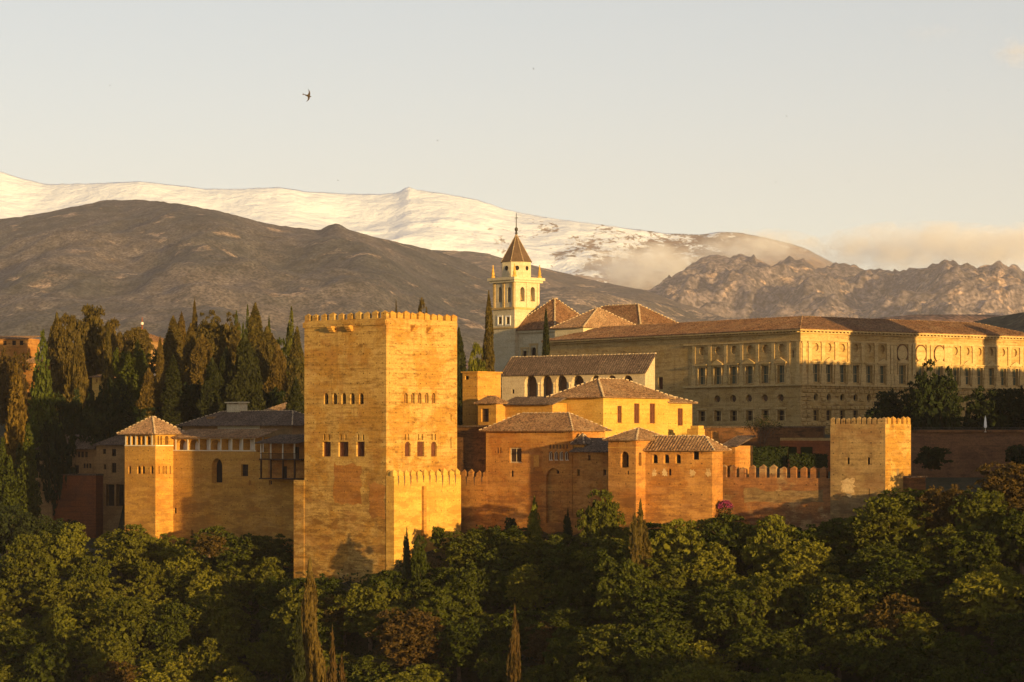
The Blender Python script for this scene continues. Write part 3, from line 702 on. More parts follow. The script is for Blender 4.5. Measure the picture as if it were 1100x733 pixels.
# block with the twin window and blind arch
fm = Frame(615, 448, 41); La_, Lb_ = fm.a(522), fm.b(650); zt_ = fm.z(463)
B = thing('palace_block', 'orange walled block with twin window and tall blind arch under a brown roof', 'building', fm.base(-17))
H = []
tw = add(H, fm, 'L', 547.4, 560.2, 481, 497.4, 'rect', .35)
sm = [add(H, fm, 'L', a, b, y0, y1, kd, .35) for a, b, y0, y1, kd in ((533.8, 535.6, 480.5, 487, 'arch'), (536.8, 538.6, 480.5, 487, 'arch'), (548.8, 551.5, 505.6, 512.4, 'rect'), (595.5, 598.3, 503.8, 509, 'rect'))]
lat = [add(H, fm, 'L', 589.2 + i * 5.7, 593.8 + i * 5.7, 485, 494.8, 'arch', .3) for i in range(4)]
gal = [add(H, fm, 'L', 590 + i * 3.6, 592 + i * 3.6, 477.5, 482.5, 'arch', .2) for i in range(6)]
na = opening(fm, 'L', 586.4, 602.8, 502.8, 562, 'arch')
nat = [p for p in na]
H2 = [(h, d) for h, d in H if h is not sm[3]] + [(na, .6)]
box_walls(fm, La_, Lb_, -30, zt_, [h for h, _ in H2], [], [d for _, d in H2], 'orange').build('wall', 'orange', B)
m = MB(); facade(m, fm, 'L', .6, na, [sm[3]], .3); m.build('blind_arch', 'orange', B)
fill(B, fm, 'L', .6, sm[3], .3, 'slit_window')
fill(B, fm, 'L', 0, tw, .35, 'twin_window', 'loggia', 'wood_dark', .2, (1, 0))
for h in sm[:3]: fill(B, fm, 'L', 0, h, .35, 'slit_window', 'orange', 'dark', .05)
for h in lat: fill(B, fm, 'L', 0, h, .3, 'arched_window', 'whitewood', 'wood_red', .12, (1, 0))
for h in gal: fill(B, fm, 'L', 0, h, .2, 'blind_window', 'orange', 'shade', .05)
m = MB(); m.box(fm, fm.a(579), fm.a(573.5), -.06, .002, fm.z(502), fm.z(489)); m.build('plaque', 'ochre', B)
hip_roof(B, fm, 0, La_, 0, Lb_, fm.z(462.5), fm.z(443.5, 4, 4), 'a', o=.9, mat='tile', capsize=.2)
# lower wall right of it
fl = Frame(655, 441.4, 41); La_ = fl.a(615.4)
B = thing('palace_wing', 'low orange wing with three slit windows between twin window block and gate turret', 'building', fl.base(-17))
H = []
for a, b, y0, y1 in ((631.5, 634.3, 489, 495), (619.8, 622.6, 504.2, 511.5), (648, 651, 504.5, 511)): add(H, fl, 'L', a, b, y0, y1, 'rect', .35)
box_walls(fl, La_, 5, -30, fl.z(484.5), [h for h, _ in H], [], .35, 'orange').build('wall', 'orange', B)
for h, _ in H: fill(B, fl, 'L', 0, h, .35, 'slit_window', 'orange', 'dark', .05)
lean_roof(B, fl, 0, La_, 0, 5, fl.z(484), fl.z(470.5), .5, 'tile_dark')
fg = Frame(627, 446.6, 41); m = MB()
B = thing('dormer_house', 'tiny gabled house squeezed between twin window block and low wing', 'house', fg.base(-3))
La_ = fg.a(616); box_walls(fg, La_, 2.2, -6, fg.z(477), mat='ochre').build('wall', 'ochre', B)
hip_roof(B, fg, 0, La_, 0, 2.2, fg.z(477), fg.z(465.5), 'a', o=.4, mat='tile_dark', capsize=.16)

# bright house with big hipped roof
fh = Frame(648, 466, 41); La_, Lb_ = fh.a(594), fh.b(719)
B = thing('upper_house', 'bright ochre house with three tall shutters under a large hipped roof', 'house', fh.base(-6))
hs = [opening(fh, 'R', a, b, y0, y1) for a, b, y0, y1 in ((663.3, 668, 436.2, 454.4), (681.2, 687, 433.6, 454.8), (698, 703.8, 433.6, 455))]
hl = [opening(fh, 'L', 598.5, 602, 436, 441, 'arch')]
box_walls(fh, La_, Lb_, -15, fh.z(427), hl, hs, .3, 'bright').build('wall', 'bright', B)
for h in hs: fill(B, fh, 'R', 0, h, .3, 'shuttered_window', 'wood_red', 'wood_red', .12, (1, 4), 'shutter')
fill(B, fh, 'L', 0, hl[0], .3, 'window', 'ochre', 'shade')
hip_roof(B, fh, 0, La_, 0, Lb_, fh.z(426.5), fh.z(407, 6, 6), 'b', o=.9, mat='tile', capsize=.26)
fe = Frame(719.3, 481, 41); fe = Frame(718, 481.2, 41)
B = thing('house', 'small bright extension with one tall shutter on the right end of the bright house', 'house', fe.base(-6))
Lb_ = fe.b(743.5); hs = [opening(fe, 'R', 728, 733.6, 438.8, 457.4)]
box_walls(fe, 8, Lb_, -15, fe.z(433), [], hs, .3, 'bright').build('wall', 'bright', B)
fill(B, fe, 'R', 0, hs[0], .3, 'shuttered_window', 'wood_red', 'wood_red', .12, (1, 4), 'shutter')
hip_roof(B, fe, 0, 8, 0, Lb_, fe.z(432.5), fe.z(423.5, 4, 3), 'b', o=.8, mat='tile', i0=.2, capsize=.22)
ft = Frame(750, 474, 41)
B = thing('house', 'low sunlit parapet room right of the bright extension', 'house', ft.base(-6))
box_walls(ft, ft.a(738), ft.b(757), -15, ft.z(461), mat='bright').build('wall', 'bright', B)
m = MB(); m.box(ft, -.2, 1.6, -.2, 1.4, ft.z(461) + .003, ft.z(457.5)); m.build('coping', 'bright', B)
ft = Frame(764, 476, 41)
B = thing('house', 'low dim flat roofed room left of the hedge garden', 'house', ft.base(-6))
box_walls(ft, ft.a(752), ft.b(772), -15, ft.z(463.5), mat='orange').build('wall', 'orange', B)

# white loggia
fo = Frame(693, 497, 38); La_, Lb_ = fo.a(539), fo.b(703.5)
B = thing('loggia_house', 'long white house with a row of round arches under a dark lean-to roof', 'house', fo.base(0))
H = [opening(fo, 'L', x - w / 2, x + w / 2, 403.2, 427, 'arch') for x, w in ((570, 13), (587, 11.5), (603, 12), (620.5, 13.5), (640, 11.5), (657, 11.5), (674, 11.5))]
wn = opening(fo, 'L', 549.8, 552.4, 418.5, 423)
ze, zr = fo.z(399.5), fo.z(381.5, 10, 4)
mb = MB(); facade(mb, fo, 'L', 0, rectline(0, La_, -6, ze), H + [wn], [1.6] * 7 + [.3], 'loggia')
outR = [(0, -6), (Lb_, -6), (Lb_, zr - .2), (0, ze)]
facade(mb, fo, 'R', 0, outR, [], .4, 'loggia')
mb.poly([fo.pt(La_, s, zz_) for s, zz_ in outR], 'loggia'); mb.poly([fo.pt(0, Lb_, -6), fo.pt(La_, Lb_, -6), fo.pt(La_, Lb_, zr - .2), fo.pt(0, Lb_, zr - .2)], 'loggia')
mb.poly([fo.pt(0, 1.6, -6), fo.pt(La_, 1.6, -6), fo.pt(La_, 1.6, ze - .1), fo.pt(0, 1.6, ze - .1)], 'shade')  # back wall coloured dark in place of the shade inside the arches
mb.build('wall', None, B)
fill(B, fo, 'L', 0, wn, .3, 'window')
for x0, x1 in zip((570, 587, 603, 620.5, 640, 657), (587, 603, 620.5, 640, 657, 674)):
    a = fo.a((x0 + x1) / 2); z0 = fo.z(424.5); c = fo.pt(a, -.02, z0); m = MB(); m.lathe(c, [(.30, 0), (.30, .2), (.17, .3), (.16, 2.2), (.28, 2.4), (.30, 2.7)], 10); m.build('column', 'loggia', B)
lean_roof(B, fo, 0, La_, 0, Lb_, ze + .1, zr, .3, 'tile_dark', True)
m = MB(); m.box(fo, -.1, La_ + .1, -.12, -.003, ze - .32, ze - .15); m.build('eave_beam', 'wood_dark', B)

# small turret with open arch
fu = Frame(683, 431.2, 41); La_, Lb_ = fu.a(653.5), 9; zt_ = fu.z(472.5)
B = thing('turret', 'square turret with one open arch and a pointed tiled roof', 'turret', fu.base(-17))
h1 = opening(fu, 'L', 666.6, 675.4, 485, 502.5, 'arch'); h2 = opening(fu, 'R', 686, 689.2, 486, 500.5, 'arch')
h3 = opening(fu, 'L', 673.5, 675.5, 506, 510)
box_walls(fu, La_, Lb_, -30, zt_, [h1, h3], [h2], [1.6, .3], 'orange', dR=[1.0]).build('wall', 'orange', B)
fill(B, fu, 'L', 0, h1, 1.6, 'arched_opening', 'orange', 'dark', .1); fill(B, fu, 'R', 0, h2, 1.0, 'arched_opening', 'bright', 'dark', .1); fill(B, fu, 'L', 0, h3, .3, 'slit_window')
m = MB(); m.box(fu, -.08, La_ + .08, -.08, Lb_, fu.z(481.5), fu.z(480.6)); m.build('string_course', 'ochre', B)
hip_roof(B, fu, 0, La_, 0, Lb_, zt_, fu.z(459.5, 3, 3), 'a', o=.75, mat='tile', capsize=.2)

# gallery building with three small arches
fk = Frame(765, 427, 30); La_, Lb_ = fk.a(684), fk.b(776.5); zt_ = fk.z(484)
B = thing('gallery_house', 'long orange house with three small arches right of the turret', 'house', fk.base(-16))
H = [opening(fk, 'L', x - 3.1, x + 3.1, 488, 498.3, 'arch') for x in (703.4, 715.7, 728.2)]
sq = opening(fk, 'L', 744.2, 750.8, 484.6, 494); lp = [opening(fk, 'L', a, a + 3, y0, y1) for a, y0, y1 in ((718, 503.8, 511),)] + [opening(fk, 'L', a, a + 1.4, 509, 513) for a in (743.5, 759)]
box_walls(fk, La_, Lb_, -30, zt_, H + [sq] + lp, [], .5, 'orange').build('wall', 'orange', B)
for h in H: fill(B, fk, 'L', 0, h, .5, 'arched_window', 'bright', 'dark', .12)
fill(B, fk, 'L', 0, sq, .5, 'window', 'wood_dark', 'dark', .1)
for h in lp: fill(B, fk, 'L', 0, h, .5, 'loophole', 'orange', 'dark', .04)
random.seed(9)
for px, py, w, hh in ((703, 508, 7, 9), (714, 508, 8, 9), (744, 508, 9, 9), (761, 508, 8, 9)):
    m = MB(); s = fk.a(px); z0 = fk.z(py, s); R = []
    for i in range(22):
        t = 2 * math.pi * i / 22; q = random.uniform(.6, 1.2); R.append(fk.pt(s + w / 12.9 * .86 * q * math.cos(t), -.02, z0 + hh / 12.9 * q * math.sin(t)))
    m.poly(R); m.build('plaster_patch', 'patch', B)
hip_roof(B, fk, 0, La_, 0, max(Lb_, 5), zt_, fk.z(468.5, 0, 3), 'a', o=.8, mat='tile', capsize=.2, i1=.1)
fq = Frame(790, 432.5, 34); La_ = fq.a(776.5)
B = thing('house', 'dim narrow house end standing between gallery house and merlon wall', 'house', fq.base(-16))
box_walls(fq, La_, 6, -25, fq.z(479), mat='orange').build('wall', 'orange', B)
lean_roof(B, fq, 0, La_, 0, 6, fq.z(478.5), fq.z(468, 0, 6), .6, 'tile_dark')

# red wall with square merlons and the end tower
fv = Frame(951, 414, 36); Lv = fv.a(892); fr3 = Frame(892, 421, 36); L3 = fr3.a(768.5)
B = thing('battlement_wall', 'long red earth wall with square merlons joining the end tower', 'wall', fr3.base(-17))
z = fr3.z(514)
box_walls(fr3, L3, 1.2, -30, z, mat='redwall').build('wall', 'redwall', B)
merlons(B, fr3, [(fr3.a(x), .5, z) for x in (772, 776.8, 786.7, 797, 807.3, 818.6, 829.6, 840.6, 851.6, 862.6, 873, 883.5)], 1.15, .7, 1.55, .45, 'redwall')
m = MB(); m.poly(ragged(fr3, 1.2, fr3.a(800), fr3.z(540), fr3.z(527), -.02, 3)); m.build('plaster_patch', 'tapia_shaded', B)
Lb_ = fv.b(978.5); zt_ = fv.z(455.5)
B = thing('fortress_tower', 'square pale earth tower with small merlons at the right end of the red wall', 'tower', fv.base(-16))
H = [opening(fv, 'L', a, b, y0, y1) for a, b, y0, y1 in ((909.8, 912.6, 491.5, 499), (931.5, 934.5, 491.5, 499.5), (910.8, 912.4, 525, 535), (932.8, 934.2, 525, 533))]
HR = [opening(fv, 'R', 963, 966, 503.5, 512)]
mb = box_walls(fv, Lv, Lb_, -30, zt_, H, [], .4, 'tapia_shaded'); mb2 = MB(); facade(mb, fv, 'R', -.004, rectline(0, Lb_, -30, zt_), HR, .4, 'tapia'); mb.build('wall', None, B)  # left face takes the darkened earth, its shade partly in the colour
for h in H: fill(B, fv, 'L', 0, h, .4, 'loophole', 'tapia_shaded', 'dark', .04)
fill(B, fv, 'R', 0, HR[0], .4, 'loophole', 'tapia_shaded', 'dark', .04)
merlons(B, fv, [(fv.a(x), .35, zt_) for x in (894, 899.6, 905.2, 910.8, 916.4, 922, 927.6, 933.2, 938.8, 944.4)] + [(.4, .4, zt_)], .66, .55, .85, .28, 'tapia_shaded')
merlons(B, fv, [(.35, fv.b(x), zt_) for x in (956, 961.5, 967, 972.5, 977)], .55, .95, .85, .28, 'ochre')
m = MB(); R = []
for i in range(24):
    t = 2 * math.pi * i / 24; q = random.uniform(.6, 1.25); R.append(fv.pt(fv.a(911) + 1.5 * q * math.cos(t), -.025, fv.z(523) + 1.6 * q * math.sin(t)))
m.poly(R); m.build('plaster_patch', 'patch', B)
fx = Frame(994, 418, 15)
B = thing('low_wall', 'short dark coped wall at the right foot of the end tower', 'wall', fx.base(-10))
box_walls(fx, fx.a(961), 1, -20, fx.z(513.5), mat='rubble').build('wall', 'rubble', B)
m = MB(); m.box(fx, -.2, fx.a(961), -.2, 1.2, fx.z(513.5) + .003, fx.z(511.5)); m.build('coping', 'tile_dark', B)

# terrace walls, hedge, garden
fy = Frame(1180, 452, 3); B = thing('terrace_wall', 'long dark red retaining wall right of the end tower, below the trees', 'wall', fy.base(-10))
box_walls(fy, fy.a(940), 1, -22, fy.z(464.5), mat='dullred').build('wall', 'dullred', B)
m = MB(); m.box(fy, -.3, fy.a(940), -.3, 1.3, fy.z(464.5) + .003, fy.z(462)); m.build('coping', 'rubble', B)
m = MB(); m.box(fy, .5, fy.a(981), .3, .36, fy.z(462), fy.z(461.4)); m.box(fy, .5, fy.a(981), .3, .36, fy.z(460), fy.z(459.4))
for i in range(28): m.box(fy, .6 + i * 1.2, .66 + i * 1.2, .31, .35, fy.z(462), fy.z(459.3))
m.build('railing', 'iron', B)
fz = Frame(893, 474, 12); B = thing('garden_wall', 'red brick garden wall with two dark openings beside the end tower', 'wall', fz.base(-8))
H = [opening(fz, 'L', a, b, 480, 494) for a, b in ((846, 856), (859.5, 873))]
box_walls(fz, fz.a(838), 1.0, -20, fz.z(473.5), H, [], .5, 'redbrick').build('wall', 'redbrick', B)
for h in H: fill(B, fz, 'L', 0, h, .5, 'opening', 'redbrick', 'leaf_dark', .05)
fz2 = Frame(884, 500, 20); B = thing('terrace_wall', 'low dim stone terrace wall under the palace, behind the bare tree', 'wall', fz2.base(-4))
box_walls(fz2, fz2.a(752), 1.5, -14, fz2.z(459.5), mat='rubble').build('wall', 'rubble', B)
m = MB(); m.box(fz2, -.2, fz2.a(752), -.2, 1.7, fz2.z(459.5) + .003, fz2.z(458)); m.build('coping', 'tile_dark', B)
fz3 = Frame(893, 490, 14); B = thing('terrace_wall', 'pale dressed terrace wall below the palace corner', 'wall', fz3.base(-4))
box_walls(fz3, fz3.a(838), 1.5, -14, fz3.z(470.5), mat='palace').build('wall', 'palace', B)

# ------------------------------------------------------------------ the great renaissance palace
fp = Frame(860, 540, 53); La_, Lb_ = fp.a(588), fp.b(1112)
zc = lambda y: (HY - y) / F * 540
P = thing('palace', 'huge square renaissance palace with two storeys of windows and a low tiled roof', 'palace', fp.base(0))
Z0, ZL, ZT = -3, zc(412.5), zc(353.5)
HL, HRr = [], []
Lwin = [754, 771, 788, 805, 822, 839]
Rwin = [876.6, 890.5, 905, 919.2, 933.5, 947.8, 1026.4, 1039, 1052, 1064.6, 1077.2, 1090, 1102.5]
Rport = [969, 988.8, 1008.8]
def cut(side, px, w, z0, z1, kd): s = fp.s_of(side, px); return shape(s - w / 2, s + w / 2, z0, z1, kd)
topL = [cut('L', x, 2.2, zc(411), zc(391.5), 'rect') for x in Lwin]
ocuL = [cut('L', x + .6, 2.0, zc(378), zc(368.6), 'round') for x in Lwin]
lowL = [cut('L', x, 2.2, zc(452), zc(440.5), 'rect') for x in Lwin]
loL = [cut('L', x - .6, 2.0, zc(431.5), zc(423), 'round') for x in Lwin[1:]]
sideL = [cut('L', 852, .55, zc(384), zc(376), 'rect'), cut('L', 709.5, 1.6, zc(415), zc(401), 'rect')]
topR = [cut('R', x, 1.9, zc(410.5), zc(391), 'rect') for x in Rwin]
ocuR = [cut('R', x, 1.5, zc(377), zc(368), 'round') for x in Rwin]
lowR = [cut('R', x, 1.5, zc(452), zc(440.5), 'rect') for x in Rwin]
loR = [cut('R', x, 1.3, zc(431), zc(422.5), 'round') for x in Rwin]
porR = [cut('R', x, 2.0, zc(411), zc(390), 'rect') for x in Rport]
allL = topL + ocuL + lowL + loL + sideL; dLs = [.6] * 6 + [.7] * 6 + [.7] * 6 + [.7] * 5 + [.3, .6]
allR = topR + ocuR + lowR + loR + porR; dRs = [.6] * 13 + [.5] * 13 + [.7] * 13 + [.7] * 13 + [.6] * 3
mb = box_walls(fp, La_, Lb_, Z0, ZT, allL, allR, dLs, None, dR=dRs, top=False); mb.build('wall', 'palace', P)
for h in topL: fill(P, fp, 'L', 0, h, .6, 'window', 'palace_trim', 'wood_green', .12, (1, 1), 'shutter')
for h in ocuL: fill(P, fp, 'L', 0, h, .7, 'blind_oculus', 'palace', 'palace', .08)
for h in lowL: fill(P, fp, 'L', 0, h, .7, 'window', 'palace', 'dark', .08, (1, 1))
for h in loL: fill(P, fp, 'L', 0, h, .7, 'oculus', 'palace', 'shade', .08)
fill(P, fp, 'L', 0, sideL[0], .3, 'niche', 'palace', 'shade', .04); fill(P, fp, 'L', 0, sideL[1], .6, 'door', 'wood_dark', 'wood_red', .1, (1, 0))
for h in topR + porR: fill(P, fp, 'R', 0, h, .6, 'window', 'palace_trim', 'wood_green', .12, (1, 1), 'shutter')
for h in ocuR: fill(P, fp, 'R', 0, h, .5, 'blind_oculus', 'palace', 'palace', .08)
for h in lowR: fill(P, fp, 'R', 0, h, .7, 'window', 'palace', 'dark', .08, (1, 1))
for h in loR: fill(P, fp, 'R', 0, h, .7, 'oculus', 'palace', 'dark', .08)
def pbox(m, side, s0, s1, proud, z0, z1, base=0.003):
    if side == 'L': m.box(fp, s0, s1, base - proud, base, z0, z1)
    else: m.box(fp, base - proud, base, s0, s1, z0, z1)
# cornices and ledge
m = MB(); m.box(fp, -1.0, La_ + 1, -1.0, .5, zc(355.5), ZT); m.box(fp, -1.0, .5, .502, Lb_ + 1, zc(355.5), ZT)
m.box(fp, -.45, La_, -.45, .003, zc(358), zc(356.8)); m.box(fp, -.45, .003, .004, Lb_, zc(358), zc(356.8))
m.build('cornice', 'palace_trim', P)
m = MB(); s = .3
while s < La_: pbox(m, 'L', s, s + .45, .75, zc(356.8), zc(355.5) - .003); s += 1.05
s = .6
while s < Lb_: pbox(m, 'R', s, s + .45, .75, zc(356.8), zc(355.5) - .003); s += 1.05
m.build('dentils', 'palace_trim', P)
sD = fp.a(735)
m = MB(); m.box(fp, -.55, sD, -.55, .003, ZL - .35, ZL); m.box(fp, -.55, .003, .004, Lb_, ZL - .35, ZL)
m.box(fp, -.25, sD, -.25, .003, zc(366.5), zc(364.8)); m.box(fp, -.25, .003, .004, Lb_, zc(366.5), zc(364.8))
m.build('string_course', 'palace_trim', P)
# pilasters on pedestals
def pil(side, px, w=.95):
    q = .3 if side == 'L' else 1.0               # the relief of the west front is shallower
    s = fp.s_of(side, px); m = MB(); pbox(m, side, s - w / 2, s + w / 2, .28 * q, zc(400), zc(368.5)); pbox(m, side, s - w * .65, s + w * .65, .36 * q, zc(368.5), zc(366.5) - .004)
    pbox(m, side, s - w * .62, s + w * .62, .34 * q, zc(401.4), zc(400) - .004); pbox(m, side, s - w * .8, s + w * .8, .48 * q, ZL + .004, zc(401.4) - .004)
    m.build('pilaster', 'palace_trim', P)
for x in (745.5, 762.5, 779.5, 796.5, 813.5, 830.5, 847, 857.5): pil('L', x)
for x in (863, 869.5, 883.5, 898, 912, 926.3, 940.6, 953.5, 1020.5, 1033, 1045.5, 1058.3, 1071, 1083.6, 1096.3, 1108): pil('R', x)
for x in (957.5, 961, 976.5, 981, 996, 1000.5, 1015, 1018): pil('R', x, .85)
def pediment(side, h, tri, name='pediment'):
    s0, s1 = min(p[0] for p in h), max(p[0] for p in h); z1 = max(p[1] for p in h); m = MB()
    pbox(m, side, s0 - .35, s0 - .004, .16, min(p[1] for p in h), z1); pbox(m, side, s1 + .004, s1 + .35, .16, min(p[1] for p in h), z1)
    pbox(m, side, s0 - .5, s1 + .5, .22, z1 + .004, z1 + .35); pbox(m, side, s0 - .8, s1 + .8, .5, z1 + .36, z1 + .62)
    if tri:
        zz0, zz1 = z1 + .63, z1 + 1.55; A, B, T = (s0 - .8, zz0), (s1 + .8, zz0), ((s0 + s1) / 2, zz1)
        for d0 in (-.42,):
            q = [fp.sp(side, x, d0, z_) for x, z_ in (A, B, T)]; r = [fp.sp(side, x, .003, z_) for x, z_ in (A, B, T)]
            m.poly(q)
            for i in range(3): m.poly([q[i], q[(i + 1) % 3], r[(i + 1) % 3], r[i]])
    m.build(name, 'palace_trim', P)
for i, h in enumerate(topL): pediment('L', h, i % 2 == 1)
for i, h in enumerate(topR): pediment('R', h, i % 2 == 1)
for h in porR: pediment('R', h, True)
for h in lowL: 
    m = MB(); s0, s1 = min(p[0] for p in h), max(p[0] for p in h); z1 = max(p[1] for p in h); pbox(m, 'L', s0 - .6, s1 + .6, .2, z1 + .25, z1 + .6); pbox(m, 'L', s0 - .4, s0 - .004, .1, min(p[1] for p in h), z1); pbox(m, 'L', s1 + .004, s1 + .4, .1, min(p[1] for p in h), z1); m.build('lintel', 'palace_trim', P)
for x in Rport:
    s = fp.b(x); o = None; m = MB()
    ring = lambda r, rz, d: [fp.pt(d, s + r * math.cos(2 * math.pi * i / 24), zc(376.5) + rz * math.sin(2 * math.pi * i / 24)) for i in range(24)]
    A, B, C_ = ring(1.75, 1.95, .003), ring(1.75, 1.95, -.22), ring(1.5, 1.7, -.22)
    for i in range(24):
        j = (i + 1) % 24; m.poly([A[i], A[j], B[j], B[i]]); m.poly([B[i], B[j], C_[j], C_[i]])
    o = m.build('medallion', 'rubble', P); m = MB(); m.poly(ring(1.5, 1.7, -.15)); m.build('relief', 'palace_trim', o)
# rusticated lower storey (right face, and the corner)
m = MB(); random.seed(2); z = Z0 + .2; row = 0
cuts = [(min(p[0] for p in h) - .1, max(p[0] for p in h) + .1, min(p[1] for p in h) - .1, max(p[1] for p in h) + .1) for h in lowR + loR]
while z < ZL - .9:
    s = 0.0 if row % 2 else .35
    while s < Lb_ - 1.4:
        a, b, c_, d_ = s + .06, s + 1.32, z + .06, z + .80
        if not any(a < q[1] and b > q[0] and c_ < q[3] and d_ > q[2] for q in cuts):
            pr = random.uniform(.18, .30); e = .14
            o4 = [fp.pt(.003, x, y) for x, y in ((a, c_), (b, c_), (b, d_), (a, d_))]; i4 = [fp.pt(-pr, x, y) for x, y in ((a + e, c_ + e), (b - e, c_ + e), (b - e, d_ - e), (a + e, d_ - e))]
            m.poly(i4)
            for i in range(4): m.poly([o4[i], o4[(i + 1) % 4], i4[(i + 1) % 4], i4[i]])
        s += 1.38
    z += .86; row += 1
m.build('rustication', 'palace', P)
# low roof round the court
e, i1, i2, z1, z2, z3 = 1.1, 9, 18, ZT + .06, fp.z(340, 9, 9), ZT + .5
def ringpts(i, z): return [fp.pt(i, i, z), fp.pt(La_ - i, i, z), fp.pt(La_ - i, Lb_ - i, z), fp.pt(i, Lb_ - i, z)]
R0, R1, R2 = ringpts(-e, z1), ringpts(i1, z2), ringpts(i2, z3)
faces = [[R0[i], R0[(i + 1) % 4], R1[(i + 1) % 4], R1[i]] for i in range(4)] + [[R2[i], R2[(i + 1) % 4], R1[(i + 1) % 4], R1[i]] for i in range(4)]
mb = MB(); roof_mesh(mb, faces, .75, .12); ob = mb.build('roof', 'tile_red', P)
ridge_caps(ob, [(R0[0], R1[0]), (R1[0], R1[3]), (R1[0], R1[1]), (R0[3], R1[3])], .16, .7, 'tile_tan')

# ------------------------------------------------------------------ church behind
ft = Frame(552.8, 640, 48); La_, Lb_ = ft.a(529.6), ft.b(579.6)
CH = thing('bell_tower', 'tall church bell tower with octagonal drum and dark pointed spire', 'church tower', ft.base(10))
zb_, z1, z2, zt_ = 10, ft.z(352), ft.z(331), ft.z(300)
hl = [opening(ft, 'L', x - 1.9, x + 1.9, 308.5, 325, 'arch') for x in (537, 546.8)]; hl2 = [opening(ft, 'L', x - 1.9, x + 1.9, 340.5, 348.5) for x in (537.4, 545.8)]
hr = [opening(ft, 'R', x - 2.3, x + 2.3, 308.5, 324, 'arch') for x in (561.3, 572.3)]
box_walls(ft, La_, Lb_, zb_, zt_, hl + hl2, hr, [2.0, 2.0, .4, .4], 'cream', dR=2.0).build('wall', 'cream', CH)
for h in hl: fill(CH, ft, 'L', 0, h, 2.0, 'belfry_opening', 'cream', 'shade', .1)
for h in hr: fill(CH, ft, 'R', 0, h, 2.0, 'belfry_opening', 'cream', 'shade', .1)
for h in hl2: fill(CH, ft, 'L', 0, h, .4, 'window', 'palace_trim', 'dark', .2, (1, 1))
for h in hl2:
    m = MB(); s0, s1, q0, q1 = h[0][0], h[1][0], h[0][1], h[2][1]
    for a0, a1, c0, c1 in ((s0 - .35, s0 - .003, q0 - .3, q1 + .3), (s1 + .003, s1 + .35, q0 - .3, q1 + .3), (s0, s1, q1 + .003, q1 + .3), (s0, s1, q0 - .3, q0 - .003)): m.box(ft, a0, a1, -.12, .003, c0, c1)
    m.build('window_surround', 'white', CH)
m = MB(); m.box(ft, -1.0, La_ + 1, -1.0, Lb_ + 1, zt_ - .15, ft.z(297.6)); m.box(ft, -.6, La_ + .6, -.6, Lb_ + .6, zt_ - .7, zt_ - .153)
m.build('cornice', 'cream', CH)
m = MB(); m.box(ft, -.3, La_ + .3, -.3, Lb_ + .3, z2 - .25, z2 + .25); m.box(ft, -.22, La_ + .2, -.22, Lb_ + .2, z1 - .2, z1 + .2); m.build('string_course', 'palace_trim', CH)
for s in (.5, La_ / 2, La_ - .5):
    m = MB(); m.box(ft, s - .35, s + .35, -.16, .003, z2 + .26, zt_ - .71); m.build('pilaster', 'palace_trim', CH)
for s in (.5, Lb_ / 2, Lb_ - .5):
    m = MB(); m.box(ft, -.16, .003, s - .35, s + .35, z2 + .26, zt_ - .71); m.build('pilaster', 'cream', CH)
cc = ft.pt(La_ / 2, Lb_ / 2, 0); zd0, zd1 = ft.z(297.6), ft.z(280.5); Rd = 3.85; ph = math.radians(22.5) + math.radians(90 + 48)
m = MB(); ang = [ph + 2 * math.pi * i / 8 for i in range(8)]
pt = lambda r, t, z: (cc[0] + r * math.cos(t), cc[1] + r * math.sin(t), z)
for i in range(8): m.poly([pt(Rd, ang[i], zd0), pt(Rd, ang[(i + 1) % 8], zd0), pt(Rd, ang[(i + 1) % 8], zd1), pt(Rd, ang[i], zd1)])
dr = m.build('drum', 'cream', CH)
for i in range(8):
    am = (ang[i] + ang[(i + 1) % 8] + (2 * math.pi if i == 7 else 0)) / 2; r = Rd * math.cos(math.pi / 8) + .02; tx = Vector((-math.sin(am), math.cos(am), 0)); m = MB(); c = Vector(pt(r, am, (zd0 * .4 + zd1 * .6)))
    m.poly([c + tx * .55 * math.cos(2 * math.pi * j / 14) + Vector((0, 0, .6 * math.sin(2 * math.pi * j / 14))) for j in range(14)]); m.build('oculus', 'dark', dr)
m = MB(); Rs, zs1 = 4.15, ft.z(250); m.poly([pt(Rs, t, zd1 + .004) for t in ang[::-1]])
for i in range(8): m.poly([pt(Rs, ang[i], zd1 + .004), pt(Rs, ang[(i + 1) % 8], zd1 + .004), pt(.12, ang[(i + 1) % 8], zs1), pt(.12, ang[i], zs1)])
sp = m.build('spire', 'slate', CH); ridge_caps(sp, [(pt(Rs, t, zd1), pt(.1, t, zs1)) for t in ang], .12, .45)
m = MB(); m.lathe((cc[0], cc[1], zs1), [(.3, 0), (.35, .4), (.15, .6), (.42, 1.1), (.40, 1.5), (.12, 1.8), (.09, 4.6), (.05, 5.4)], 8); m.box(ft, La_ / 2 - .55, La_ / 2 + .55, Lb_ / 2 - .05, Lb_ / 2 + .05, zs1 + 4.0, zs1 + 4.15); m.build('finial', 'iron', sp)
for a, b in ((0, 0), (La_, 0), (0, Lb_), (La_, Lb_)):
    m = MB(); c = ft.pt(a, b, zd0); m.lathe(c, [(.5, 0), (.5, .5), (.3, .6), (.42, 1.0), (.30, 1.6), (.10, 2.9), (.16, 3.0), (.05, 3.3)], 8); m.build('pinnacle', 'bright', CH)
for i, (s, wd_) in enumerate(((fr_, n_) for fr_, n_ in ((ft.b(561.3), 'left'), (ft.b(572.3), 'right')))):
    c = ft.pt(1.0, s, ft.z(322)); m = MB(); m.lathe(c, [(.62, 0), (.55, .3), (.40, .9), (.34, 1.3), (.15, 1.5), (.12, 2.4)], 12)
    tag(m.build('bell', 'bronze', None, True), 'bronze bell hanging in the %s arch of the sunlit belfry side' % wd_, 'bell')

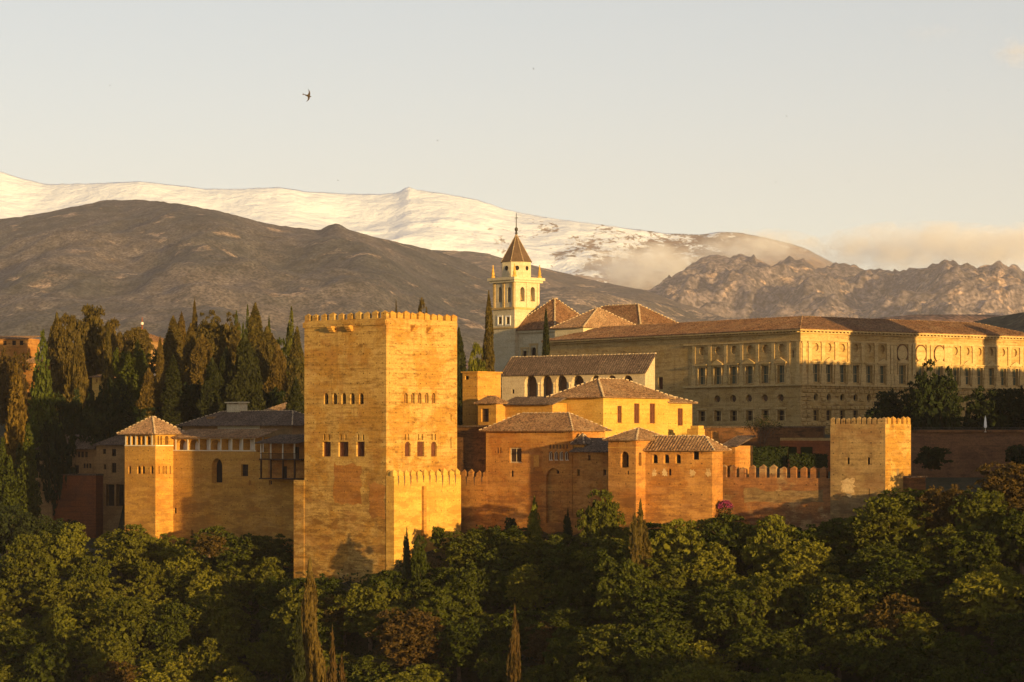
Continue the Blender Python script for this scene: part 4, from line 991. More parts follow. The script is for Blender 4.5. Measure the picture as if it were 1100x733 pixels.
fc = Frame(596, 632, 45); La_, Lb_ = fc.a(550), fc.b(642); Lc = fc.a(531)
B = thing('church', 'cream church crossing with tall red brown pyramid roof beside the bell tower', 'church', fc.base(8))
hs = [opening(fc, 'L', a, b, y0, y1, kd) for a, b, y0, y1, kd in ((538.6, 543.2, 360, 369.5, 'rect'), (538.8, 543.6, 378.5, 389.5, 'rect'), (561.5, 566, 377, 388, 'rect'), (570.5, 576, 373, 388, 'arch'))]
box_walls(fc, Lc, Lb_, 4, fc.z(353.8), hs, [], .5, 'cream').build('wall', 'cream', B)
for h in hs: fill(B, fc, 'L', 0, h, .5, 'window', 'wood_dark', 'dark', .12, (1, 1))
for h in hs:
    m = MB(); s0, s1, q0, q1 = h[0][0], h[1][0], h[0][1], max(p[1] for p in h)
    for a0, a1, c0, c1 in ((s0 - .5, s0 - .003, q0 - .3, q1 + .4), (s1 + .003, s1 + .5, q0 - .3, q1 + .4), (s0 - .7, s1 + .7, q1 + .403, q1 + .9)): m.box(fc, a0, a1, -.15, .003, c0, c1)
    m.build('window_surround', 'palace_trim', B)
m = MB(); m.box(fc, -.5, Lc + .4, -.5, .003, fc.z(353.8) - .6, fc.z(353.8)); m.build('cornice', 'cream', B)
rf = hip_roof(B, fc, 0, La_, 0, Lb_, fc.z(353.4), fc.z(320, La_ / 2, Lb_ / 2), 'a', i0=99, i1=99, o=.8, mat='tile_red', capsize=.3)
m = MB(); m.box(fc, La_ * .42, La_ * .42 + 1.6, 3.0, 5.6, fc.z(353), fc.z(341)); o = m.build('dormer', 'cream', rf); m = MB(); m.box(fc, La_ * .42 + .4, La_ * .42 + 1.2, 2.94, 3.002, fc.z(346), fc.z(342)); m.build('window', 'dark', o)
fn = Frame(688, 655, 45); La_, Lb_ = fn.a(604), fn.b(731)
B = thing('church_nave', 'long church nave with red brown hipped roof behind the small tan roofed chapel', 'church', fn.base(8))
box_walls(fn, La_, Lb_, 4, fn.z(349), mat='cream').build('wall', 'cream', B)
hip_roof(B, fn, 0, La_, 0, Lb_, fn.z(348.6), fn.z(327, 7, 7), 'a', o=.8, mat='tile_red', capsize=.3)
fn = Frame(626.5, 606, 45); La_, Lb_ = fn.a(596), fn.b(688)
B = thing('chapel', 'small chapel with pale tan pyramid roof before the church nave', 'chapel', fn.base(8))
box_walls(fn, La_, Lb_, 4, fn.z(352), mat='bright').build('wall', 'cream', B)
hip_roof(B, fn, 0, La_, 0, Lb_, fn.z(351.5), fn.z(330.5, 5, 9), 'b', i0=99, i1=99, o=.8, mat='tile_tan', capsize=.26)

# ------------------------------------------------------------------ left group
fl = Frame(167, 499.7, 41); La_, Lb_ = fl.a(134), max(fl.b(185.5), 6.5); zt_ = fl.z(466.5); LbV = fl.b(185.5)
B = thing('corner_tower', 'slim smooth ochre corner tower with open arcade under a pointed roof', 'tower', fl.base(-21))
ga = [opening(fl, 'L', a, b, 468.4, 478, kd) for a, b, kd in ((136.4, 139.8, 'arch'), (141.4, 144.8, 'arch'), (147, 150.6, 'arch'), (151.6, 155.5, 'arch'), (157.3, 161.7, 'arch'))]
gl = [opening(fl, 'L', a, b, 500.3, 509.3, 'arch') for a, b in ((138, 140.7), (147.4, 151), (152.2, 155.6), (161.7, 164.6))]
gr = [opening(fl, 'R', a, b, 468.4, 478, 'arch') for a, b in ((169.2, 171), (172.2, 174), (177, 181))]
gr2 = [opening(fl, 'R', a, b, 500.3, 509.3, 'arch') for a, b in ((169.8, 171.6), (174.6, 176.6), (177.4, 179.4), (182, 183.6))]
mb = box_walls(fl, La_, Lb_, -28, zt_, ga + gl, gr + gr2, [1.2] * 5 + [.4] * 4, 'ochre', dR=[1.2] * 3 + [.4] * 4); mb.build('wall', 'ochre', B)
for h in ga: fill(B, fl, 'L', 0, h, 1.2, 'arcade_opening', 'whitewood', 'shade', .06)
for h in gl: fill(B, fl, 'L', 0, h, .4, 'arched_window', 'ochre', 'dark', .1)
for h in gr: fill(B, fl, 'R', 0, h, 1.2, 'arcade_opening', 'whitewood', 'shade', .06)
for h in gr2: fill(B, fl, 'R', 0, h, .4, 'arched_window', 'ochre', 'wood_dark', .1)
m = MB()
for px in (135.2, 140.6, 145.9, 156.4, 163.5): a = fl.a(px); m.box(fl, a - .16, a + .16, -.05, .004, fl.z(478.4), fl.z(467.8))
m.box(fl, .05, La_, -.07, .003, fl.z(479.4), fl.z(478.4)); m.box(fl, -.07, .003, .05, Lb_, fl.z(479.4), fl.z(478.4))
m.build('arcade_trim', 'whitewood', B)
hip_roof(B, fl, 0, La_, 0, Lb_, fl.z(466), fl.z(447, 4, 3), 'a', i0=99, i1=99, o=1.1, mat='tile_tan', capsize=.24)

fw = Frame(325, 479.7, 41); La_ = fw.a(186); 
B = thing('gallery_wall', 'tall ochre wall with a white arcaded gallery on top and one dark arched doorway', 'wall', fw.base(-22))
gal = [opening(fw, 'L', a, b, 472.3, 483.4, 'arch' if i in (0, 1, 3) else 'rect') for i, (a, b) in enumerate(((190, 201), (202.7, 213.5), (215, 225), (226.6, 236.7), (238.3, 248.4), (250, 260), (261.5, 272.5)))]
hs = [opening(fw, 'L', a, b, y0, y1, kd) for a, b, y0, y1, kd in ((227.6, 238.8, 492.5, 519, 'arch'), (259, 266.5, 499, 511.7, 'rect'), (186.8, 189.6, 545.5, 552, 'rect'), (205, 207.6, 569, 576, 'rect'), (267.4, 269.6, 516, 521.6, 'rect'), (289, 292, 516, 521, 'rect'))]
zt_ = fw.z(469.8, fw.a(230)); a27 = fw.a(275)
mb = MB()
out = [(0, -30), (La_, -30), (La_, zt_), (a27, zt_), (a27, fw.z(486, a27)), (0, fw.z(486, a27))]
facade(mb, fw, 'L', 0, out, gal + hs, [1.7] * 7 + [1.2, .5, .4, .4, .4, .4])
mb.poly([fw.pt(La_, 0, -30), fw.pt(La_, 5, -30), fw.pt(La_, 5, zt_), fw.pt(La_, 0, zt_)]); mb.poly([fw.pt(a27, 0, -30), fw.pt(a27, 5, -30), fw.pt(a27, 5, zt_), fw.pt(a27, 0, zt_)])
mb.poly([fw.pt(0, 0, fw.z(486, a27)), fw.pt(a27, 0, fw.z(486, a27)), fw.pt(a27, 5, fw.z(486, a27)), fw.pt(0, 5, fw.z(486, a27))])
mb.build('wall', 'ochre', B)
m = MB(); m.poly([fw.pt(a27 - .3, 1.7, zt_ - 3), fw.pt(La_ + .1, 1.7, zt_ - 3), fw.pt(La_ + .1, 1.7, zt_), fw.pt(a27 - .3, 1.7, zt_)]); m.build('gallery_back', 'white', B)
for px in (189, 201.9, 214.2, 225.8, 237.5, 249.2, 260.8, 273.5):
    a = fw.a(px); m = MB(); m.box(fw, a - .12, a + .12, -.08, .003, fw.z(484, a), fw.z(471.5, a)); m.build('gallery_post', 'whitewood', B)
m = MB(); m.box(fw, a27, La_, -.1, .003, fw.z(484.8, 20), fw.z(483.8, 20)); m.box(fw, a27, La_, -.1, .003, fw.z(471.5, 20), fw.z(470.6, 20)); m.build('gallery_trim', 'whitewood', B)
for h, d, nm in zip(hs, (1.2, .5, .4, .4, .4, .4), ('doorway', 'window', 'loophole', 'loophole', 'loophole', 'loophole')): fill(B, fw, 'L', 0, h, d, nm, 'wood_dark' if nm == 'window' else 'ochre', 'dark', .08, (1, 1) if nm == 'window' else (0, 0))
lean_roof(B, fw, a27 - .5, La_, 0, 5, fw.z(469, 20), fw.z(461, 22, 5), .7, 'tile')

f5 = Frame(320, 476.8, 41); La_ = f5.a(279)
B = thing('balcony_house', 'dark timber balcony of two floors with slim white posts against the great tower', 'house', f5.base(-6))
zA, zB, zC, zD = f5.z(514, 4), f5.z(493, 4), f5.z(475, 4), f5.z(467, 5)
m = MB(); m.box(f5, 0, La_, 2.2, 6, zA, zC); m.build('wall', 'orange', B)
m = MB(); m.box(f5, -.1, La_ + .1, -.1, 2.198, zA - .2, zA); m.box(f5, -.1, La_ + .1, -.1, 2.198, zB - .25, zB); m.build('floor_slab', 'wood_dark', B)
for px in (280, 290.5, 303.5, 316):
    a = f5.a(px); m = MB(); m.box(f5, a - .1, a + .1, 0, .2, zB, zC); m.build('post', 'whitewood', B); m = MB(); m.box(f5, a - .13, a + .13, 0, .26, zA, zB - .252); m.build('lower_post', 'wood_dark', B)
m = MB(); m.box(f5, 0, La_, -.04, .04, zB + .9, zB + 1.0)
for i in range(int(La_ / .3)): m.box(f5, i * .3, i * .3 + .06, -.03, .03, zB, zB + .9)
m.build('railing', 'wood_dark', B)
m = MB(); m.box(f5, f5.a(312), f5.a(307), 2.14, 2.198, zB, zB + 2.2); m.build('door', 'dark', B)
m = MB(); m.box(f5, f5.a(299), f5.a(294), 2.14, 2.198, zA, zA + 2.2); m.build('door', 'dark', B)
lean_roof(B, f5, 0, La_, 0, 6, zC, zD, .7, 'tile_dark')

f6 = Frame(314, 500, 41); La_, Lb_ = f6.a(196), 11
B = thing('large_house', 'large shaded house with hipped roof and a broad chimney behind the gallery wall', 'house', f6.base(-8))
h = [opening(f6, 'L', 240, 244, 456.5, 461), opening(f6, 'L', 262, 266, 456.5, 461)]
box_walls(f6, La_, Lb_, -15, f6.z(457, 10), h, [], .3, 'brownhouse').build('wall', 'brownhouse', B)
for q in h: fill(B, f6, 'L', 0, q, .3)
m = MB(); m.box(f6, f6.a(279), f6.a(234), -.06, .003, f6.z(466, 12), f6.z(457, 10) - .05); m.build('plaster_patch', 'cream', B)
rf = hip_roof(B, f6, 0, La_, 0, Lb_, f6.z(457, 10), f6.z(441.5, 10, 5), 'a', o=.9, mat='tile_dark', capsize=.18)
m = MB(); a0, a1 = f6.a(261, 6), f6.a(247.5, 6); zc0, zc1 = f6.z(446, 10, 6), f6.z(434, 10, 6)
m.box(f6, a0, a1, 5, 7.2, zc0 - 1, zc1); m.box(f6, a0 - .3, a1 + .3, 4.7, 7.5, zc1 + .25, zc1 + .5)
for s in (a0 + .1, (a0 + a1) / 2, a1 - .4): m.box(f6, s, s + .3, 5.1, 7.1, zc1 + .002, zc1 + .248)
m.build('chimney', 'cream', rf)
m = MB(); m.box(f6, f6.a(221), f6.a(214), 2.0, 4.5, f6.z(456, 10), f6.z(447.5, 15, 3)); m.build('dormer', 'brownhouse', rf)

def small_house(name_label, px0, px1, Y, th, ye, yr, yb, mat, roofmat, wins, dpth=7, name='house', axis='a', wmat='dark', kd='rect', roof='hip', cat='house'):
    f = Frame(px1, Y, th); La = f.a(px0)
    B = thing(name, name_label, cat, f.base(f.z(yb)))
    hs = [opening(f, 'L', a, b, y0, y1, kd) for a, b, y0, y1 in wins]
    box_walls(f, La, dpth, f.z(yb) - 4, f.z(ye), hs, [], .35, mat).build('wall', mat, B)
    for h in hs: fill(B, f, 'L', 0, h, .35, 'window', 'wood_dark', wmat, .1, (1, 1) if h[1][0] - h[0][0] > .6 else (0, 0))
    if roof == 'hip': hip_roof(B, f, 0, La, 0, dpth, f.z(ye) + .01, f.z(yr, 0, dpth / 2), axis, o=.6, mat=roofmat, caps=False)
    elif roof == 'gable': hip_roof(B, f, 0, La, 0, dpth, f.z(ye) + .01, f.z(yr, 0, dpth / 2), axis, i0=.05, i1=.05, o=.5, mat=roofmat, caps=False)
    elif roof == 'lean': lean_roof(B, f, 0, La, 0, dpth, f.z(ye) + .01, f.z(yr, 0, dpth), .5, roofmat)
    return B, f
B, f = small_house('brown house with a dozen small windows standing on the red brick retaining wall', 41, 103.5, 572, 16, 482.5, 467, 512, 'brownhouse', 'tile_dark',
    [(46, 50.5, 488, 497), (71, 74.5, 485.5, 491), (83.3, 86, 485.3, 491.5), (87, 90, 485.3, 491.5), (91.2, 94.2, 485.3, 491.5), (89.5, 91.8, 498, 503), (92.5, 94.8, 498, 503), (95.6, 98, 498, 503), (45, 46.8, 503.5, 510), (51.8, 54, 503.5, 510), (58.5, 60.7, 503.5, 509), (69, 73, 501.5, 507.5), (81, 84.6, 500, 508.5)], 9)
f = Frame(103, 567, 16); B = thing('retaining_wall', 'dark red brick retaining wall with ivy stains below the brown house', 'wall', f.base(-20))
box_walls(f, f.a(54), 5, -30, f.z(511), mat='redbrick').build('wall', 'redbrick', B)
m = MB(); m.box(f, -.1, f.a(54) + .1, -.12, 5, f.z(511) + .003, f.z(509.5)); m.build('coping', 'tile_dark', B)
f = Frame(56, 569, 16); B = thing('low_wall', 'dim brown wall beside the brick retaining wall, half hidden by poplars', 'wall', f.base(-20))
box_walls(f, f.a(20), 5, -30, f.z(514), mat='brownhouse').build('wall', 'brownhouse', B)
f = Frame(136, 569, 16); La_ = f.a(103.5)
B = thing('house', 'brown house over three tall dark bays left of the slim corner tower', 'house', f.base(-20))
bays = [opening(f, 'L', a, b, 520.5, 544) for a, b in ((102.8 + 1.2, 107.8), (113.8, 122.8), (124.8, 133))]
hs = [opening(f, 'L', a, b, y0, y1) for a, b, y0, y1 in ((110.3, 113.8, 482.5, 487.8), (120.3, 124.6, 482.4, 490.2), (120, 124.8, 497.5, 508), (111.5, 114, 499, 504.5))]
box_walls(f, La_, 8, -30, f.z(478.5), bays + hs, [], [1.5] * 3 + [.4] * 4, 'brownhouse').build('wall', 'brownhouse', B)
for h in bays: fill(B, f, 'L', 0, h, 1.5, 'bay', 'brownhouse', 'dark', .05)
for h in hs: fill(B, f, 'L', 0, h, .4, 'window', 'wood_dark', 'dark', .1, (1, 1))
hip_roof(B, f, 0, La_, 0, 8, f.z(478), f.z(467, 0, 4), 'a', o=.7, mat='tile_dark', caps=False)
small_house('long low roofed house behind the brown houses at left', 70, 130, 588, 14, 468, 460, 490, 'brownhouse', 'tile_dark', [(78, 81, 472, 477)], 8)
small_house('tiny gabled hut above the long low roof at left', 86, 98, 598, 30, 459.5, 451.5, 470, 'brownhouse', 'tile_dark', [(90, 93, 461, 465)], 5, roof='gable', axis='b')
small_house('low dark roofed house left of the large chimney house', 150, 196, 545, 20, 472, 463, 490, 'brownhouse', 'tile_dark', [(160, 163, 474, 478)], 8)
small_house('orange far house with flat roof at the left edge of the photo', -14, 30, 690, 12, 363.5, 361, 385, 'orange', 'tile', [(3, 7, 366, 371), (13, 17, 366, 371), (21, 25, 366, 371)], 8, roof='lean')
small_house('small orange house half hidden under the left poplars', 22, 36, 640, 35, 390, 383, 404, 'orange', 'tile', [(27, 30, 393, 398)], 6)
small_house('tiny sunlit ochre hut deep between the dark cypresses', 99, 107, 620, 40, 405, 402, 414, 'bright', 'tile', [(103, 104.5, 407, 411)], 4)
small_house('distant orange villa with tiled roof peeping over the treetops', 126, 158, 720, 35, 366, 357, 384, 'brownhouse', 'tile_red', [(135, 138, 369, 375), (147, 150, 369, 375)], 9)
small_house('small sunlit house with lantern roof between cypresses and great tower', 287, 312, 540, 30, 440.5, 432, 462, 'bright', 'tile', [(296, 299, 443, 448), (303, 306, 443, 448)], 6)
f = Frame(153, 725, 30); m = MB(); m.box(f, 0, 1, 0, 1, 28, 31); 
mast = thing('radio_mast', 'thin red and white mast above the distant villa', 'mast', f.base(28))
m = MB(); m.lathe(f.pt(.5, .5, 28), [(.3, 0), (.2, 3), (.14, 5.2), (.05, 5.6)], 6); m.build('pole', 'redbrick', mast)
m = MB(); m.box(f, .25, .75, .25, .75, 31.5, 32.2); m.build('antenna', 'white', mast)

# unseen citadel blocks, placed and sized to cast shadows on palace front and terraces
for t, p0, wd_, zt_, q0 in (('tall broad', 366, 20, 38, -324), ('low', 339, 27.2, 23.0, -324), ('long low', 385.8, 40, 22.6, -324), ('slim', 407, 4.5, 33, -324.5), ('lowest', 297, 41.5, 10, -268)):
    f = Frame(0, 100, 90 - math.degrees(math.atan2(SX, -SY))); f.C = Vector((p0 * -SY + q0 * SX, p0 * SX + q0 * SY, 0))
    B = thing('citadel_shade_block', '%s unseen citadel block added right of the palace to cast shade' % t, 'tower', f.base(-8))
    box_walls(f, 8, wd_, -14, zt_, mat='tapia').build('wall', 'tapia', B)
    merlons(B, f, [(.5, s_ * 1.9 + .8, zt_) for s_ in range(int(wd_ / 1.9))], .7, 1.15, .9, .4, 'tapia')
# ------------------------------------------------------------------ vegetation
RNG = np.random.default_rng(11)
def leaf_quads(c, size, elong=1.0, upb=0.0, flat=0.0):
    n = len(c); nr = RNG.normal(size=(n, 3)); nr[:, 2] = nr[:, 2] * (1 - upb) + flat * 2; nr /= np.linalg.norm(nr, axis=1)[:, None] + 1e-9
    up = RNG.normal(size=(n, 3)); up[:, 2] += upb * 4
    t = np.cross(nr, up); t /= np.linalg.norm(t, axis=1)[:, None] + 1e-9; b = np.cross(nr, t)
    s = np.asarray(size).reshape(-1, 1) * np.ones((n, 1)); s2 = s * elong
    co = np.stack([c - b * s2, c + t * s * .62, c + b * s2, c - t * s * .62], 1).reshape(-1, 3)
    return co, np.arange(n * 4).reshape(-1, 4)
_ico = None
def blob(c, r, seg=7, ring=5):
    v = [(0, 0, -1)] + [(math.sin(math.pi * j / ring) * math.cos(2 * math.pi * i / seg), math.sin(math.pi * j / ring) * math.sin(2 * math.pi * i / seg), -math.cos(math.pi * j / ring)) for j in range(1, ring) for i in range(seg)] + [(0, 0, 1)]
    v = np.array(v) * np.asarray(r) * RNG.uniform(.85, 1.12, (len(v), 1)) + c; q = []
    for i in range(seg): q.append((0, 1 + (i + 1) % seg, 1 + i, 1 + i))
    for j in range(ring - 2):
        for i in range(seg): a = 1 + j * seg; q.append((a + i, a + (i + 1) % seg, a + seg + (i + 1) % seg, a + seg + i))
    a = 1 + (ring - 2) * seg; l = len(v) - 1
    for i in range(seg): q.append((a + i, a + (i + 1) % seg, l, l))
    return v, q
def crown_mesh(name, leafc, sizes, cores, elong=1.0, upb=0.0, flat=0.0):
    co, q = leaf_quads(leafc, sizes, elong, upb, flat)
    V = [tuple(x) for x in co]; Fq = [tuple(x) for x in q]
    for c, r in cores:
        v, qq = blob(np.array(c), r); o = len(V); V += [tuple(x) for x in v]
        for f in qq: f = tuple(i + o for i in f); Fq.append(f[:3] if f[2] == f[3] else f)
    me = bpy.data.meshes.new(name); me.from_pydata(V, [], Fq); return me
def trunk_mesh(H, r, limbs=(), bend=.3):
    mb = MB(); n = 7; pts = [(bend * math.sin(k * 1.3) * k / 5, bend * math.cos(k * 1.7) * k / 6, H * k / 5) for k in range(6)]
    def tube(P, r0, r1):
        R = []
        for i, p in enumerate(P):
            rr = r0 + (r1 - r0) * i / (len(P) - 1); R.append([(p[0] + rr * math.cos(2 * math.pi * j / n), p[1] + rr * math.sin(2 * math.pi * j / n), p[2]) for j in range(n)])
        for A, B in zip(R, R[1:]):
            for j in range(n): mb.poly([A[j], A[(j + 1) % n], B[(j + 1) % n], B[j]])
    tube(pts, r, r * .35)
    for (az, z0, ln, rise) in limbs:
        p0 = np.array(pts[2]) * 0 + np.array((pts[3][0] * z0 / H, pts[3][1] * z0 / H, z0)); d = np.array((math.cos(az), math.sin(az), rise))
        tube([p0, p0 + d * ln * .5 + np.array((0, 0, .1)), p0 + d * ln], r * .42, r * .1)
    me = bpy.data.meshes.new('trunk'); me.from_pydata(mb.v, [], mb.f); me.materials.append(MT['bark']); return me

def proto_broad(R, H, lobes, per, leaf, spread=.86, low=.25, core=.5, rl=(.10, .20)):
    """crown of many separate leafy clumps on limbs; local origin at the foot of the trunk"""
    cz, hz_ = H * (1 + low) / 2, H * (1 - low) / 2; L, C, S = [], [], []
    big = [RNG.normal(size=3) for _ in range(7)]; big = [b / np.linalg.norm(b) for b in big]; big = [np.array((b[0], b[1], abs(b[2]) * .9 + .05)) for b in big[:5]] + [np.array((b[0], b[1], -abs(b[2]) * .5)) for b in big[5:]]
    for i in range(lobes):
        b = big[i % 7]; d = b * RNG.uniform(.35, .95) + RNG.normal(size=3) * .46
        d = d / max(1.0, np.linalg.norm(d)); k = spread if RNG.random() < .75 else spread * .75
        c = np.array((d[0] * R * k, d[1] * R * k, cz + d[2] * hz_ * k)); r = R * RNG.uniform(*rl)
        n = int(per * (r / (R * .15)) ** 1.5); e = RNG.normal(size=(n, 3)); e /= np.linalg.norm(e, axis=1)[:, None]; e[:, 2] = np.where(e[:, 2] < -.3, -e[:, 2], e[:, 2])
        L.append(c + e * r * RNG.uniform(.45, 1.2, (n, 1)) * np.array((1.1, 1.1, .8))); S.append(RNG.uniform(.6, 1.35, n) * leaf)
    n = 420; e = RNG.normal(size=(n, 3)); e /= np.linalg.norm(e, axis=1)[:, None]     # inner leaves that close the crown
    L.append(np.array((0, 0, cz)) + e * RNG.uniform(.1, 1, (n, 1)) ** .5 * np.array((R, R, hz_)) * core * 1.25); S.append(RNG.uniform(.10, .17, n) * R)
    limbs = [(RNG.uniform(0, 6.28), H * RNG.uniform(.25, .5), R * .7, RNG.uniform(.5, 1.1)) for _ in range(5)]
    return crown_mesh('crown', np.concatenate(L), np.concatenate(S), C), trunk_mesh(H * .62, .05 * R + .06, limbs)
def proto_column(R, H, n, leaf, taper=1.0, lump=.2, pw=.75, foot=.06, core=True, elong=1.8, spires=1, upb=.4):
    L, S, C = [], [], []
    for s_ in range(spires):
        ox, oy, hh = (0, 0, H) if s_ == 0 else (RNG.uniform(-.55, .55) * R, RNG.uniform(-.55, .55) * R, H * RNG.uniform(.62, .93)); rr = R if spires == 1 else R * .62
        m = n // spires; t = RNG.uniform(0, 1, m) ** 1.15; a = RNG.uniform(0, 2 * np.pi, m)
        prof = np.minimum(1, (t / .18 + .25)) * (1 - t ** (1.0 + taper)) ** pw
        lum = 1 + lump * np.array([noise.noise((math.cos(x) * 1.6, math.sin(x) * 1.6, y * H / R * .9 + s_ * 7)) for x, y in zip(a, t)]) * 2
        r = rr * prof * lum * RNG.uniform(.80, 1.06, m)
        L.append(np.stack([ox + r * np.cos(a), oy + r * np.sin(a), H * foot + t * hh * (1 - foot)], -1)); S.append(RNG.uniform(.7, 1.3, m) * leaf)
        if core:
            for k in range(9):
                tt = (k + .5) / 9; p = min(1, tt / .18 + .25) * (1 - tt ** (1 + taper)) ** pw; C.append((np.array((ox, oy, H * foot + tt * hh * (1 - foot))), (rr * p * .8, rr * p * .8, hh / 9 * .85)))
    return crown_mesh('crown', np.concatenate(L), np.concatenate(S), C, elong, upb), trunk_mesh(H * .3, max(.12, R * .12), (), .05)

PROTO = {
 'b1': (proto_broad(4.6, 9.5, 190, 46, .215, .92, .12, .56, (.075, .15)), 9.5, 4.6), 'b2': (proto_broad(4.0, 8.0, 170, 46, .205, .93, .08, .56, (.08, .16)), 8.0, 4.0), 'b3': (proto_broad(5.0, 11.0, 210, 46, .22, .92, .12, .56, (.075, .15)), 11.0, 5.0),
 'b4': (proto_broad(3.4, 9.5, 160, 46, .20, .93, .1, .56, (.085, .17)), 9.5, 3.4), 'b5': (proto_broad(4.4, 7.0, 180, 46, .21, .93, .05, .5, (.075, .15)), 7.0, 4.4),
 'bush': (proto_broad(2.0, 2.6, 50, 40, .15, .9, .02, .5, (.10, .2)), 2.6, 2.0),
 'pine': (proto_broad(5.2, 14.0, 110, 90, .22, .90, .22, .6, (.10, .19)), 14.0, 5.2),
 'big': (proto_broad(5.2, 15.5, 190, 66, .24, .90, .06, .56, (.08, .16)), 15.5, 5.2),
 'c1': (proto_column(1.7, 15, 6500, .20, 1.0, .25, elong=1.3), 15, 1.7), 'c2': (proto_column(1.3, 15, 5200, .19, .6, .25, .8, elong=1.3), 15, 1.3), 'c3': (proto_column(2.4, 15, 8000, .22, 1.5, .35, .65, elong=1.3), 15, 2.4),
 'p1': (proto_column(2.2, 16, 6000, .21, 1.3, .45, .8, .05, False, 1.2, 5), 16, 2.2), 'p2': (proto_column(2.6, 16, 7000, .22, 1.6, .5, .7, .04, False, 1.2, 7), 16, 2.6),
 'w1': (proto_column(1.6, 8, 2600, .17, .9, .6, .7, .04, True, 1.4, 4), 8, 1.6),
}
MESHES = {}
def tree(kind, mat, X, Y, zbase, H, wide, name, label, cat='tree', group=None, rot=None):
    (cm, tm), H0, R0 = PROTO[kind]
    if (kind, mat) not in MESHES:
        m = cm.copy(); m.materials.clear(); m.materials.append(MT[mat])
        cr = bpy.data.objects.new('crown', m); tr = bpy.data.objects.new('trunk', tm); MESHES[kind, mat] = (cr, tr); c, t = cr, tr
    else: c, t = MESHES[kind, mat][0].copy(), MESHES[kind, mat][1].copy()
    r = thing(name, label, cat, (X, Y, zbase), group)
    r.rotation_euler.z = RNG.uniform(0, 6.28) if rot is None else rot; r.scale = (wide / R0, wide / R0, H / H0)
    link(c); link(t); c.parent = r; t.parent = r; return r
def at_px(kind, mat, px, ytop, wpx, Y, name, label, cat='tree', ybase=None, group=None):
    if name == CY and 'cypress' in mat: wpx *= 1.25
    X = (px - CX) / F * Y; zt = (HY - ytop) / F * Y; zb = float(ground_z(X, Y)) - .3 if ybase is None else (HY - ybase) / F * Y
    return tree(kind, mat, X, Y, zb, max(1.0, zt - zb), wpx / 2 / F * Y, name, label, cat, group)

